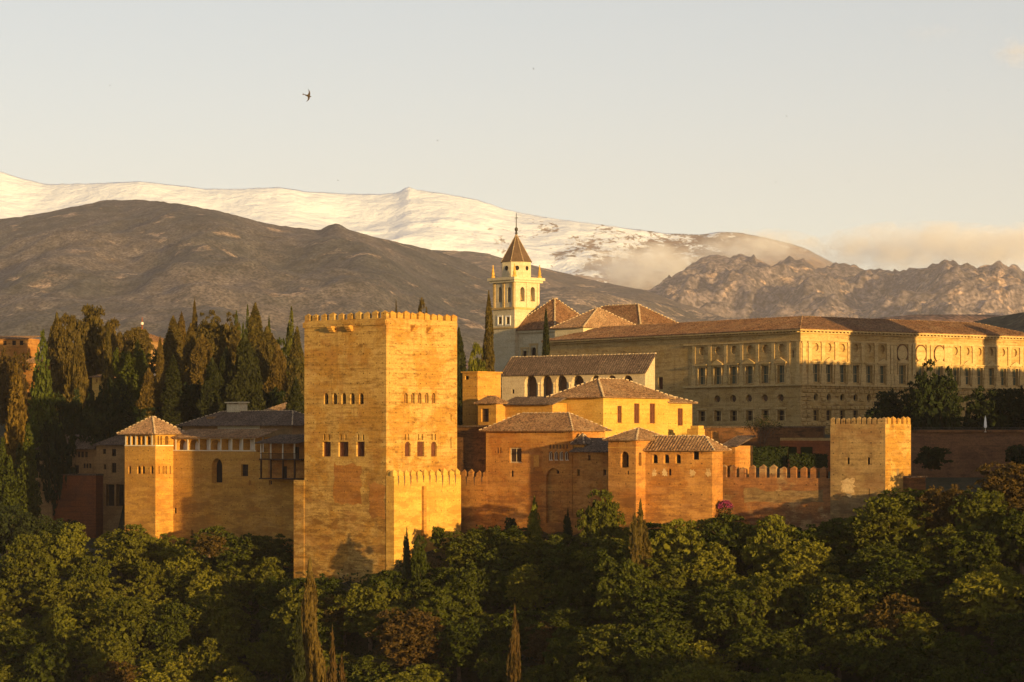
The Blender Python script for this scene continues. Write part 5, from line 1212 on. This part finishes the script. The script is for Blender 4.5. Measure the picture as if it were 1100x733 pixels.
# ---- trees one can tell apart
CY, PO, PI_, BR = 'cypress_tree', 'poplar_tree', 'pine_tree', 'broadleaf_tree'
for a in [
 ('p2', 'leaf_amber', 17, 392, 38, 556, PO, 'tall amber lit poplar at the left edge, foremost of the poplars'),
 ('p2', 'leaf_poplar', 46, 356, 42, 580, PO, 'tallest green feathery poplar left of the great pine'),
 ('p1', 'leaf_green', 30, 455, 40, 548, PO, 'dark green poplar in shade below the two tall left poplars'),
 ('p1', 'leaf_green', 3, 470, 36, 542, PO, 'dark green poplar cut by the left edge of the photo'),
 ('pine', 'leaf_pine', 72, 337, 44, 640, PI_, 'rounded pine on the left of the big pine clump'),
 ('pine', 'leaf_pine', 101, 327, 52, 650, PI_, 'tallest broad pine of the clump above the orange cypress'),
 ('pine', 'leaf_pine', 119, 342, 34, 640, PI_, 'smaller pine on the right of the big pine clump'),
 ('pine', 'leaf_pine', 143, 353, 38, 680, PI_, 'low reddish pine below the distant villa'),
 ('c3', 'leaf_cypress', 85, 366, 24, 600, CY, 'stout orange lit cypress standing alone below the pine clump'),
 ('c2', 'leaf_cypress', 116, 352, 15, 610, CY, 'slim brown cypress right of the stout orange cypress'),
 ('c3', 'leaf_cypress', 61, 341, 20, 655, CY, 'pointed brown cypress against the left side of the pine clump'),
 ('p1', 'leaf_green', 148, 366, 32, 600, PO, 'dark green poplar under the low reddish pine'),
 ('c2', 'leaf_cypress', 172, 364, 11, 590, CY, 'very slim cypress beside the small cone cypress over the corner tower'),
 ('c3', 'leaf_cypress', 160, 398, 20, 575, CY, 'small cone shaped cypress just above the corner tower roof'),
 ('c1', 'leaf_cypress', 186, 342, 22, 610, CY, 'brown cypress with split tip left of the broad reddish cypress'),
 ('c2', 'leaf_cypress', 195, 338, 16, 615, CY, 'thin tall cypress behind the split tip cypress'),
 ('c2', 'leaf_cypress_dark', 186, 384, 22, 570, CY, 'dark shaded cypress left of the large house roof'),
 ('c1', 'leaf_cypress', 205, 350, 18, 600, CY, 'brown cypress immediately left of the broad reddish cypress'),
 ('big', 'leaf_cypress', 226, 329, 38, 625, CY, 'broad reddish brown cypress with tall thin leader'),
 ('c2', 'leaf_cypress', 209, 324, 9, 625, CY, 'needle thin cypress tip rising above the broad reddish cypress'),
 ('big', 'leaf_cypress', 244, 330, 26, 630, CY, 'flat topped reddish cypress right of the broad reddish one'),
 ('c3', 'leaf_cypress', 217, 362, 24, 595, CY, 'reddish lumpy cypress in front of the broad reddish cypress'),
 ('p1', 'leaf_poplar', 254, 334, 18, 640, PO, 'bright green poplar between the two reddish cypress groups'),
 ('p1', 'leaf_poplar', 266, 328, 16, 645, PO, 'thin bright green poplar behind the tall round tipped cypress'),
 ('c1', 'leaf_cypress', 274, 329, 24, 610, CY, 'tall round tipped brown cypress above the broad chimney'),
 ('c3', 'leaf_cypress', 287, 355, 26, 590, CY, 'orange lit cypress right of the dark shaded cypress group'),
 ('c3', 'leaf_cypress', 299, 374, 20, 580, CY, 'short orange lit cypress above the lantern roofed house'),
 ('c2', 'leaf_green', 289, 343, 10, 640, CY, 'small green pointed tree behind the orange lit cypresses'),
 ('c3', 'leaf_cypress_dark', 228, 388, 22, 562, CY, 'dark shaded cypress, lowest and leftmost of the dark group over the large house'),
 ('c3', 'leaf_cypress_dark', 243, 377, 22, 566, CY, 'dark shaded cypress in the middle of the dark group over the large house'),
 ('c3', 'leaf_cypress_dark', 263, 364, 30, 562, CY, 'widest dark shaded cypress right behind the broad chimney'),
 ('p1', 'leaf_poplar', 313, 330, 22, 600, PO, 'bright green poplar against the left side of the great tower'),
 ('c1', 'leaf_cypress', 319, 355, 20, 560, CY, 'brown cypress touching the left side of the great tower'),
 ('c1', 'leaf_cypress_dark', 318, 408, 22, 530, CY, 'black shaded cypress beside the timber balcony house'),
 ('b4', 'leaf_green', 302, 362, 22, 630, BR, 'green round tree behind the bright green poplar'),
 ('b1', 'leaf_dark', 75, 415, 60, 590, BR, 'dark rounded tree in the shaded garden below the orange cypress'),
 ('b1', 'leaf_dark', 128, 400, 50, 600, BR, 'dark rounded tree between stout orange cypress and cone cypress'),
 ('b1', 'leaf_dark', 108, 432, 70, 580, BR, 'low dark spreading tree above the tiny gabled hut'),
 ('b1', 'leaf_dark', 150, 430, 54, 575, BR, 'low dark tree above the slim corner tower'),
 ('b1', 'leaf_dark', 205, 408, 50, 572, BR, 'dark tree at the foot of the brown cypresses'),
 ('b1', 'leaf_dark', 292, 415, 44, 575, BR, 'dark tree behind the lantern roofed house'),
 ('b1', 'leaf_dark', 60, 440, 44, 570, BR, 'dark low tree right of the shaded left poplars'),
 ('pine', 'leaf_pine', 150, 351, 34, 700, PI_, 'low brown pine hiding most of the distant villa'),
 ('b1', 'leaf_rust', 34, 377, 36, 645, BR, 'rusty tree right of the far orange house'),
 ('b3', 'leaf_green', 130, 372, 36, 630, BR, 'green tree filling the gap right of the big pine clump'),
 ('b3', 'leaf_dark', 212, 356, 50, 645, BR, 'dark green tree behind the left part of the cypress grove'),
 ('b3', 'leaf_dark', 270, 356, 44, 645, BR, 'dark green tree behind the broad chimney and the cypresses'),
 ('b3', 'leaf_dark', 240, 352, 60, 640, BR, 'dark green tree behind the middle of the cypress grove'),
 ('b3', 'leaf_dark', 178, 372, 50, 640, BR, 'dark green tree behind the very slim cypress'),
 ('b1', 'leaf_dark', 8, 538, 56, 530, BR, 'dark bushy tree at the left edge below the poplars'),
 ('b1', 'leaf_dark', 36, 550, 50, 528, BR, 'dark bushy tree under the low dim brown wall'),
 ('b1', 'leaf_dark', 68, 556, 44, 530, BR, 'dark bushy tree at the foot of the brick retaining wall'),
 ('b1', 'leaf_dark', 104, 411, 34, 600, BR, 'dark tree just below the tiny sunlit hut'),
 ('b1', 'leaf_rust', 12, 372, 50, 640, BR, 'rusty tree behind the amber poplar below the far orange house'),
 ('c2', 'leaf_cypress', 425.5, 325, 5, 640, CY, 'tiny spire of a cypress rising behind the great tower merlons'),
 ('b4', 'leaf_pine', 454, 319, 14, 640, PI_, 'dark bushy treetop rising behind the great tower merlons'),
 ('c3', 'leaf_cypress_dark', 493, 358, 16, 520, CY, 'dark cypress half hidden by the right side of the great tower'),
 ('b2', 'leaf_yellow', 511, 370, 26, 540, BR, 'sunlit yellow green tree between great tower and tall cypress'),
 ('c1', 'leaf_cypress', 525, 317, 12.5, 560, CY, 'tall lone cypress left of the bell tower'),
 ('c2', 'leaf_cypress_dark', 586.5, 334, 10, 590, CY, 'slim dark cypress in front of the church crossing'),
 ('b5', 'leaf_dark', 552, 392, 30, 560, BR, 'small dark bush at the foot of the bell tower'),
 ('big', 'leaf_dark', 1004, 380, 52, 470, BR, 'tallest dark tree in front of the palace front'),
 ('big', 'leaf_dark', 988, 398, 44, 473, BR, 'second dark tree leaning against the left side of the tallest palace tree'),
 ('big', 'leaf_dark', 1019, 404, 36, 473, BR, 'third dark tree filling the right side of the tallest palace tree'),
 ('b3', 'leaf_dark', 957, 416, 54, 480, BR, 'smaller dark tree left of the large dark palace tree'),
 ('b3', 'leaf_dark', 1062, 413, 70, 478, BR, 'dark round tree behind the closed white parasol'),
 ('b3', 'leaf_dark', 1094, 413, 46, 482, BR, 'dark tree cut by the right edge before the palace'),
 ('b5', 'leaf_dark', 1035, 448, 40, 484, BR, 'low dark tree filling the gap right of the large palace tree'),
 ('bush', 'leaf_dark', 1000, 480, 46, 443, 'shrub', 'dark rounded shrub below the terrace wall right of the end tower', 'shrub'),
 ('bush', 'leaf_dark', 1096, 478, 34, 440, 'shrub', 'dark shrub below the terrace wall at the right edge', 'shrub'),
 ('bush', 'leaf_green', 860, 487, 34, 455, 'shrub', 'green shrub before the two dark openings of the garden wall', 'shrub'),
]:
    base = {'big': None}.get(a[0])
    yb = None
    if a[6] == 'shrub': yb = 506
    at_px(*a[:6], a[6], a[7], a[8] if len(a) > 8 else 'tree', ybase=yb)
# bare tree in the palace garden
(cm, tm) = (None, None)
X, Y = (820 - CX) / F * 470, 470; zb = (HY - 500) / F * 470
r = thing('bare_tree', 'nearly leafless spreading tree in the garden below the palace', 'tree', (X, Y, zb))
random.seed(5); mb = MB()
def limb(p, d, ln, r0, lv, tips):
    q = p + d * ln; n = 5; s1 = d.orthogonal().normalized(); s2 = d.cross(s1)
    A = [p + (s1 * math.cos(2 * math.pi * i / n) + s2 * math.sin(2 * math.pi * i / n)) * r0 for i in range(n)]; B = [q + (s1 * math.cos(2 * math.pi * i / n) + s2 * math.sin(2 * math.pi * i / n)) * r0 * .65 for i in range(n)]
    for i in range(n): mb.poly([A[i], A[(i + 1) % n], B[(i + 1) % n], B[i]])
    if lv == 0: tips.append(q); return
    for k in range(3 if lv > 3 else 2 + (random.random() < .5)):
        nd = (d + Vector((random.uniform(-1, 1), random.uniform(-1, 1), random.uniform(-.15, .8))) * .75).normalized(); limb(q, nd, ln * random.uniform(.68, .86), r0 * .62, lv - 1, tips)
tips = []; limb(Vector((X, Y, zb)), Vector((0, 0, 1)), 2.4, .2, 6, tips); mb.build('branches', 'bark', r)
tp = np.array([tuple(t) for t in tips]); tp = np.repeat(tp, 2, 0) + RNG.normal(size=(len(tp) * 2, 3)) * .3
co, q = leaf_quads(tp, .13); me = mesh_np('leaves', co - np.array((X, Y, zb)), q); me.materials.append(MT['leaf_dark']); o = link(bpy.data.objects.new('leaves', me)); o.parent = r

# hedges of the garden: clipped boxes of leaves
def hedge(label, px0, px1, Y, y0, y1, dpt, mat='leaf_dark'):
    f = Frame(px1, Y, 12); La = f.a(px0); z0, z1 = f.z(y1), f.z(y0)
    t = thing('hedge', label, 'hedge', f.base(z0)); n = int(La * (z1 - z0) * 26) + 300
    a, b, z = RNG.uniform(0, La, n), RNG.uniform(0, dpt, n), RNG.uniform(z0, z1, n); k = RNG.random(n); b = np.where(k < .6, 0, b); z = np.where(k > .7, z1, z)
    c = np.array([f.pt(x, y, zz) for x, y, zz in zip(a, b, z)]) + RNG.normal(size=(n, 3)) * .12
    co, q = leaf_quads(c, RNG.uniform(.12, .26, n)); me = mesh_np('foliage', co - np.array(t.location), q); me.materials.append(MT[mat]); o = link(bpy.data.objects.new('foliage', me)); o.parent = t
    m = MB(); m.box(f, .12, La - .12, .12, dpt - .12, z0, z1 - .12); m.build('inner_growth', mat, t)
hedge('long clipped dark green hedge behind the square merlons', 790, 846, 455, 481, 503, 1.6)
hedge('second lower clipped hedge right of the long hedge, nearer the end tower', 848, 889, 452, 489, 503, 1.4)

# ---- the wood on the slope
LIMIT = [(-60, 590), (0, 578), (40, 566), (75, 562), (110, 572), (140, 560), (165, 562), (190, 571), (215, 568), (240, 566), (270, 568), (295, 568), (312, 580), (330, 612), (380, 618), (420, 610), (445, 592), (475, 574), (500, 570), (560, 570), (600, 572),
         (655, 572), (700, 566), (735, 552), (790, 556), (840, 560), (890, 562), (915, 548), (945, 532), (975, 524), (1000, 522), (1030, 512), (1060, 503), (1100, 491), (1160, 485)]
LX, LY = [l[0] for l in LIMIT], [l[1] for l in LIMIT]
LAND = [(0, 'the left edge'), (45, 'the shaded poplars'), (85, 'the brick retaining wall'), (125, 'the three dark bays'), (160, 'the slim corner tower'), (200, 'the gallery wall'), (240, 'the arched doorway'), (285, 'the timber balcony'), (325, "the great tower's buttress"), (370, "the great tower's darker face"),
        (415, "the great tower's near corner"), (455, 'the low bright wall'), (500, 'the pointed merlons'), (545, 'the twin window'), (590, 'the blind arch'), (635, 'the low orange wing'), (680, 'the turret'), (725, 'the three small arches'), (770, 'the narrow house end'), (815, 'the long hedge'), (860, 'the red wall'), (905, "the end tower's loopholes"), (950, "the end tower's bright side"), (1000, 'the large palace tree'), (1050, 'the white parasol'), (1095, 'the right edge')]
spots = []
Y = 338.0; row = 0
while Y < 500:
    X = -112 + (row % 2) * 3.8
    while X < 110:
        x, y = X + RNG.uniform(-2.2, 2.2), Y + RNG.uniform(-1.8, 1.8); px = CX + x / y * F
        Yw, _ = wall_at(px)
        if -25 < px < 1125 and y < Yw - 4.0: spots.append((x, y, px))
        X += 8.0
    Y += 6.8; row += 1
cand = []
for x, y, px in spots:
    g = float(ground_z(x, y)) - .3
    u = RNG.random()
    kind = RNG.choice(['b1', 'b2', 'b3', 'b4', 'b5'], p=[.26, .22, .2, .18, .14]); H0, R0 = PROTO[kind][1:]
    H, R = H0 * RNG.uniform(.9, 1.3), R0 * RNG.uniform(1.1, 1.45)
    lim = max(np.interp(px + d, LX, LY) for d in (-10, 0, 10)) - RNG.uniform(-4, 7)
    top = HY - (g + H) / y * F
    near = np.interp(px, [w[0] for w in WALL], [w[1] for w in WALL]) - y < 15
    if top < lim or (near and (HY - lim) / F * y - g < H0 * 1.75): H = (HY - lim) / F * y - g
    if H < 2.0: continue
    if H < H0 * .7: R = min(R, max(1.6, H * .6))
    top = HY - (g + H) / y * F
    if top > 727: continue
    if px < 330: w = {'leaf_olive': .5, 'leaf_yellow': .2, 'leaf_green': .28, 'leaf_rust': .02}
    elif px < 640: w = {'leaf_green': .52, 'leaf_olive': .28, 'leaf_yellow': .08, 'leaf_rust': .12}
    elif px < 930: w = {'leaf_green': .55, 'leaf_olive': .25, 'leaf_yellow': .18, 'leaf_rust': .02}
    else: w = {'leaf_green': .55, 'leaf_olive': .22, 'leaf_yellow': .1, 'leaf_rust': .13}
    mat = RNG.choice(list(w), p=list(w.values()))
    if H < 4: kind = 'bush' if H < 3 else kind
    cand.append([x, y, px, g, H, R, kind, mat, top])
print('FOREST', len(cand))
if len(cand) > 285: cand = sorted(cand, key=lambda c: -c[1])[:285]
cols = {}
for c in cand: cols.setdefault(int(np.argmin([abs(c[2] - l[0]) for l in LAND])), []).append(c)
ORD = ['topmost', 'second', 'third', 'fourth', 'fifth', 'sixth', 'seventh', 'eighth', 'ninth', 'tenth', 'eleventh', 'twelfth', 'thirteenth', 'fourteenth', 'fifteenth', 'sixteenth', 'seventeenth', 'eighteenth', 'nineteenth', 'twentieth']
TONE = {'leaf_olive': 'olive green', 'leaf_yellow': 'yellow green', 'leaf_green': 'deep green', 'leaf_rust': 'rusty brown'}
SHAPE = {'b1': 'rounded', 'b2': 'bushy', 'b3': 'tall spreading', 'b4': 'upright', 'b5': 'low spreading', 'bush': 'small bushy'}
for k, lst in cols.items():
    lst.sort(key=lambda c: c[8])
    for i, (x, y, px, g, H, R, kind, mat, top) in enumerate(lst):
        o_ = ORD[min(i, 19)]; lab = '%s %s tree below %s, %s' % (TONE[mat], SHAPE[kind], LAND[k][1], 'nearest under it' if i == 0 else o_ + ' one down')
        tree(kind, mat, x, y, g, H, R, 'woodland_tree', lab, 'tree', 'trees of the wood below the castle')
# trees in the wood one can name
for a in [
 ('b2', 'leaf_olive', 645, 527, 50, 431, BR, 'bright round tree standing against the turret foot', 'tree'),
 ('w1', 'leaf_rust', 688, 541, 28, 408, CY, 'spiky brown cypress below the turret', 'tree'),
 ('c3', 'leaf_cypress', 333, 613, 27, 392, CY, 'tall brown cypress in front of the wood left of centre', 'tree'),
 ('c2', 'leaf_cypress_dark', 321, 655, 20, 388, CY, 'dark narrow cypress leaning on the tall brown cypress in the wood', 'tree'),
 ('w1', 'leaf_rust', 357, 682, 30, 384, CY, 'ragged brown conifer at the bottom edge right of the tall brown cypress', 'tree'),
 ('c1', 'leaf_cypress_dark', 1003, 648, 34, 386, CY, 'black pointed cypress at the bottom right of the wood', 'tree'),
 ('w1', 'leaf_rust', 553, 655, 22, 398, CY, 'small brown cone tree in the middle of the wood', 'tree'),
 ('w1', 'leaf_yellow', 574, 535, 20, 445, BR, 'thin pale green sapling against the foot of the blind arch', 'tree'),
 ('bush', 'leaf_rust', 225, 575, 44, 470, 'shrub', 'rusty red shrub at the foot of the gallery wall', 'shrub'),
 ('bush', 'leaf_green', 470, 566, 20, 448, 'shrub', 'green shrub at the foot of the low bright wall', 'shrub'),
 ('bush', 'leaf_yellow', 525, 570, 18, 446, 'shrub', 'pale green shrub left of the thin sapling', 'shrub'),
 ('bush', 'leaf_dark', 548, 556, 16, 450, 'shrub', 'small dark shrub under the twin window', 'shrub'),
 ('w1', 'leaf_dark', 437, 568, 10, 440, CY, 'thin dark cypress before the low bright wall', 'tree'),
 ('b4', 'leaf_green', 452, 574, 20, 437, BR, 'slender green tree casting shade on the low bright wall', 'tree'),
 ('w1', 'leaf_dark', 610, 548, 12, 438, CY, 'little dark cypress below the three slit windows', 'tree'),
]: at_px(*a, ybase=a[3] + 24 if a[7 + 1] == 'shrub' else None)
for px, py, Y, nm, mat, lab in ((779, 541, 428, 'flowering_bush', 'flower', 'pink flowering bush at the foot of the red wall'),):
    r = thing(nm, lab, 'bush', ((px - CX) / F * Y, Y, (HY - 556) / F * Y)); c0 = np.array(((px - CX) / F * Y, Y, (HY - 546) / F * Y)); n = 500
    for pn, mm, kk in (('foliage', 'leaf_dark', 1.0), ('blossom', mat, 1.06)):
        e = RNG.normal(size=(n, 3)); e /= np.linalg.norm(e, axis=1)[:, None]; 
        if pn == 'blossom': e[:, 2] = np.abs(e[:, 2])
        co, q = leaf_quads(c0 + e * np.array((1.35, 1.0, 1.3)) * kk * RNG.uniform(.7, 1, (n, 1)), .13); me = mesh_np(pn, co - np.array(r.location), q); me.materials.append(MT[mm]); o = link(bpy.data.objects.new(pn, me)); o.parent = r

# undergrowth between the trees (nobody could count it)
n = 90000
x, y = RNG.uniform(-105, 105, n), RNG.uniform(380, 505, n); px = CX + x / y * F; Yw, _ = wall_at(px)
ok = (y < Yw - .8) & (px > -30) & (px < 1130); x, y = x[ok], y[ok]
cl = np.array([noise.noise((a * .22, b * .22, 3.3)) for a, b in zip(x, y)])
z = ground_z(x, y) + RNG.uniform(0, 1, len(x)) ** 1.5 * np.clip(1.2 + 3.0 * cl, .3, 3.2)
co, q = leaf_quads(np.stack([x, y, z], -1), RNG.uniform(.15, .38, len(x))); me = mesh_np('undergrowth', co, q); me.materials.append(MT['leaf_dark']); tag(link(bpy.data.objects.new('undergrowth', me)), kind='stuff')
# unseen wood added on the spur to break up the shade on the slope
Lc, Ls = [], []
for i in range(150):
    p = RNG.uniform(214, 300); q_ = -206 + (p - 216) * (90 / 67.0) + RNG.uniform(-9, 9); X, Y = p * -SY + q_ * SX, p * SX + q_ * SY
    if CX + X / Y * F < 1150: continue
    g = float(ground_z(X, Y)); h, r = RNG.uniform(4, 8.5), RNG.uniform(1.8, 3.2); e = RNG.normal(size=(420, 3)); e /= np.linalg.norm(e, axis=1)[:, None]
    Lc.append(np.array((X, Y, g + h * .55)) + e * np.array((r, r, h * .5)) * RNG.uniform(.5, 1.05, (420, 1)))
Lc = np.concatenate(Lc); co, q = leaf_quads(Lc, RNG.uniform(.35, .7, len(Lc))); me = mesh_np('spur_shade_wood', co, q); me.materials.append(MT['leaf_green']); tag(link(bpy.data.objects.new('spur_shade_wood', me)), kind='stuff')

# ------------------------------------------------------------------ small things
Y = 447; X = (1058.5 - CX) / F * Y; zb = (HY - 462.5) / F * Y; r = thing('parasol', 'closed white parasol on the terrace under the dark round tree', 'parasol', (X, Y, zb - .3))
m = MB(); m.lathe((X, Y, zb - .3), [(.22, 0), (.22, .06), (.04, .1), (.04, 2.75), (.02, 2.9)], 8); m.build('pole', 'whitewood', r)
m = MB(); m.lathe((X, Y, zb + .4), [(.12, 0), (.26, .2), (.22, .9), (.12, 1.7), (.03, 2.1)], 9); m.build('canopy', 'canvas', r)
def bird(label, px, py, Y, span, roll, yaw, pitch=0):
    c = Vector(((px - CX) / F * Y, Y, (HY - py) / F * Y)); r = thing('bird', label, 'bird', c, None); r.rotation_euler = (roll, pitch, yaw)
    s = span / 2; m = MB(); L = span * .55
    prof = [(-.5, .008), (-.42, .05), (-.2, .105), (.05, .12), (.28, .085), (.38, .065), (.46, .055), (.5, .01)]
    R = [[(t * L, w * L * math.cos(2 * math.pi * i / 8), w * L * .9 * math.sin(2 * math.pi * i / 8)) for i in range(8)] for t, w in prof]
    for A, B in zip(R, R[1:]):
        for i in range(8): m.poly([A[i], A[(i + 1) % 8], B[(i + 1) % 8], B[i]])
    m.poly([(-.42 * L, 0, .01), (-.78 * L, .16 * L, .01), (-.68 * L, 0, .01), (-.78 * L, -.16 * L, .01)])
    def loc(mb, nm, par):
        me = bpy.data.meshes.new(nm); me.from_pydata(mb.v, [], mb.f); me.materials.append(MT['feather']); o = link(bpy.data.objects.new(nm, me)); o.parent = par
    loc(m, 'body', r)
    for sg in (1, -1):
        w = MB(); prev = None
        for k in range(7):
            t = k / 6; ch = L * (.34 * (1 - t) + .03); yk = sg * (.06 * L + t * s); xk = L * (.12 + .10 * math.sin(t * 2.6) - .30 * t * t); zk = .10 * s * math.sin(t * 2.2)
            cur = [(xk + ch * .5, yk, zk), (xk - ch * .5, yk, zk - .01), (xk, yk, zk - .03 * (1 - t))]
            if prev: w.poly([prev[0], cur[0], cur[1], prev[1]]); w.poly([prev[0], cur[0], cur[2], prev[2]]); w.poly([prev[2], cur[2], cur[1], prev[1]])
            prev = cur
        loc(w, 'wing', r)
bird('large dark bird with spread wings in the sky left of centre', 330.6, 103, 300, 1.6, math.radians(74), math.radians(25), math.radians(14))
for px, py, ro, lab in ((118, 92, 20, 'tiny bird speck high at the far left of the sky'), (573, 74, 60, 'tiny bird speck near the top centre of the sky'), (470, 151, -30, 'tiny bird speck between the large bird and the spire'), (1019, 97, 10, 'tiny bird speck at the upper right of the sky'),
                     (845, 125, 40, 'tiny bird speck in the right half of the sky above the snow'), (833, 196, -20, 'tiny bird speck above the right end of the snow range'), (913, 195, 15, 'tiny bird speck above the right cloud bank'), (363, 194, 30, 'tiny bird speck just above the snow crest at left'), (1075, 216, 15, 'tiny bird speck over the far right clouds')):
    bird(lab, px, py, 420, .42, math.radians(ro), math.radians(30))
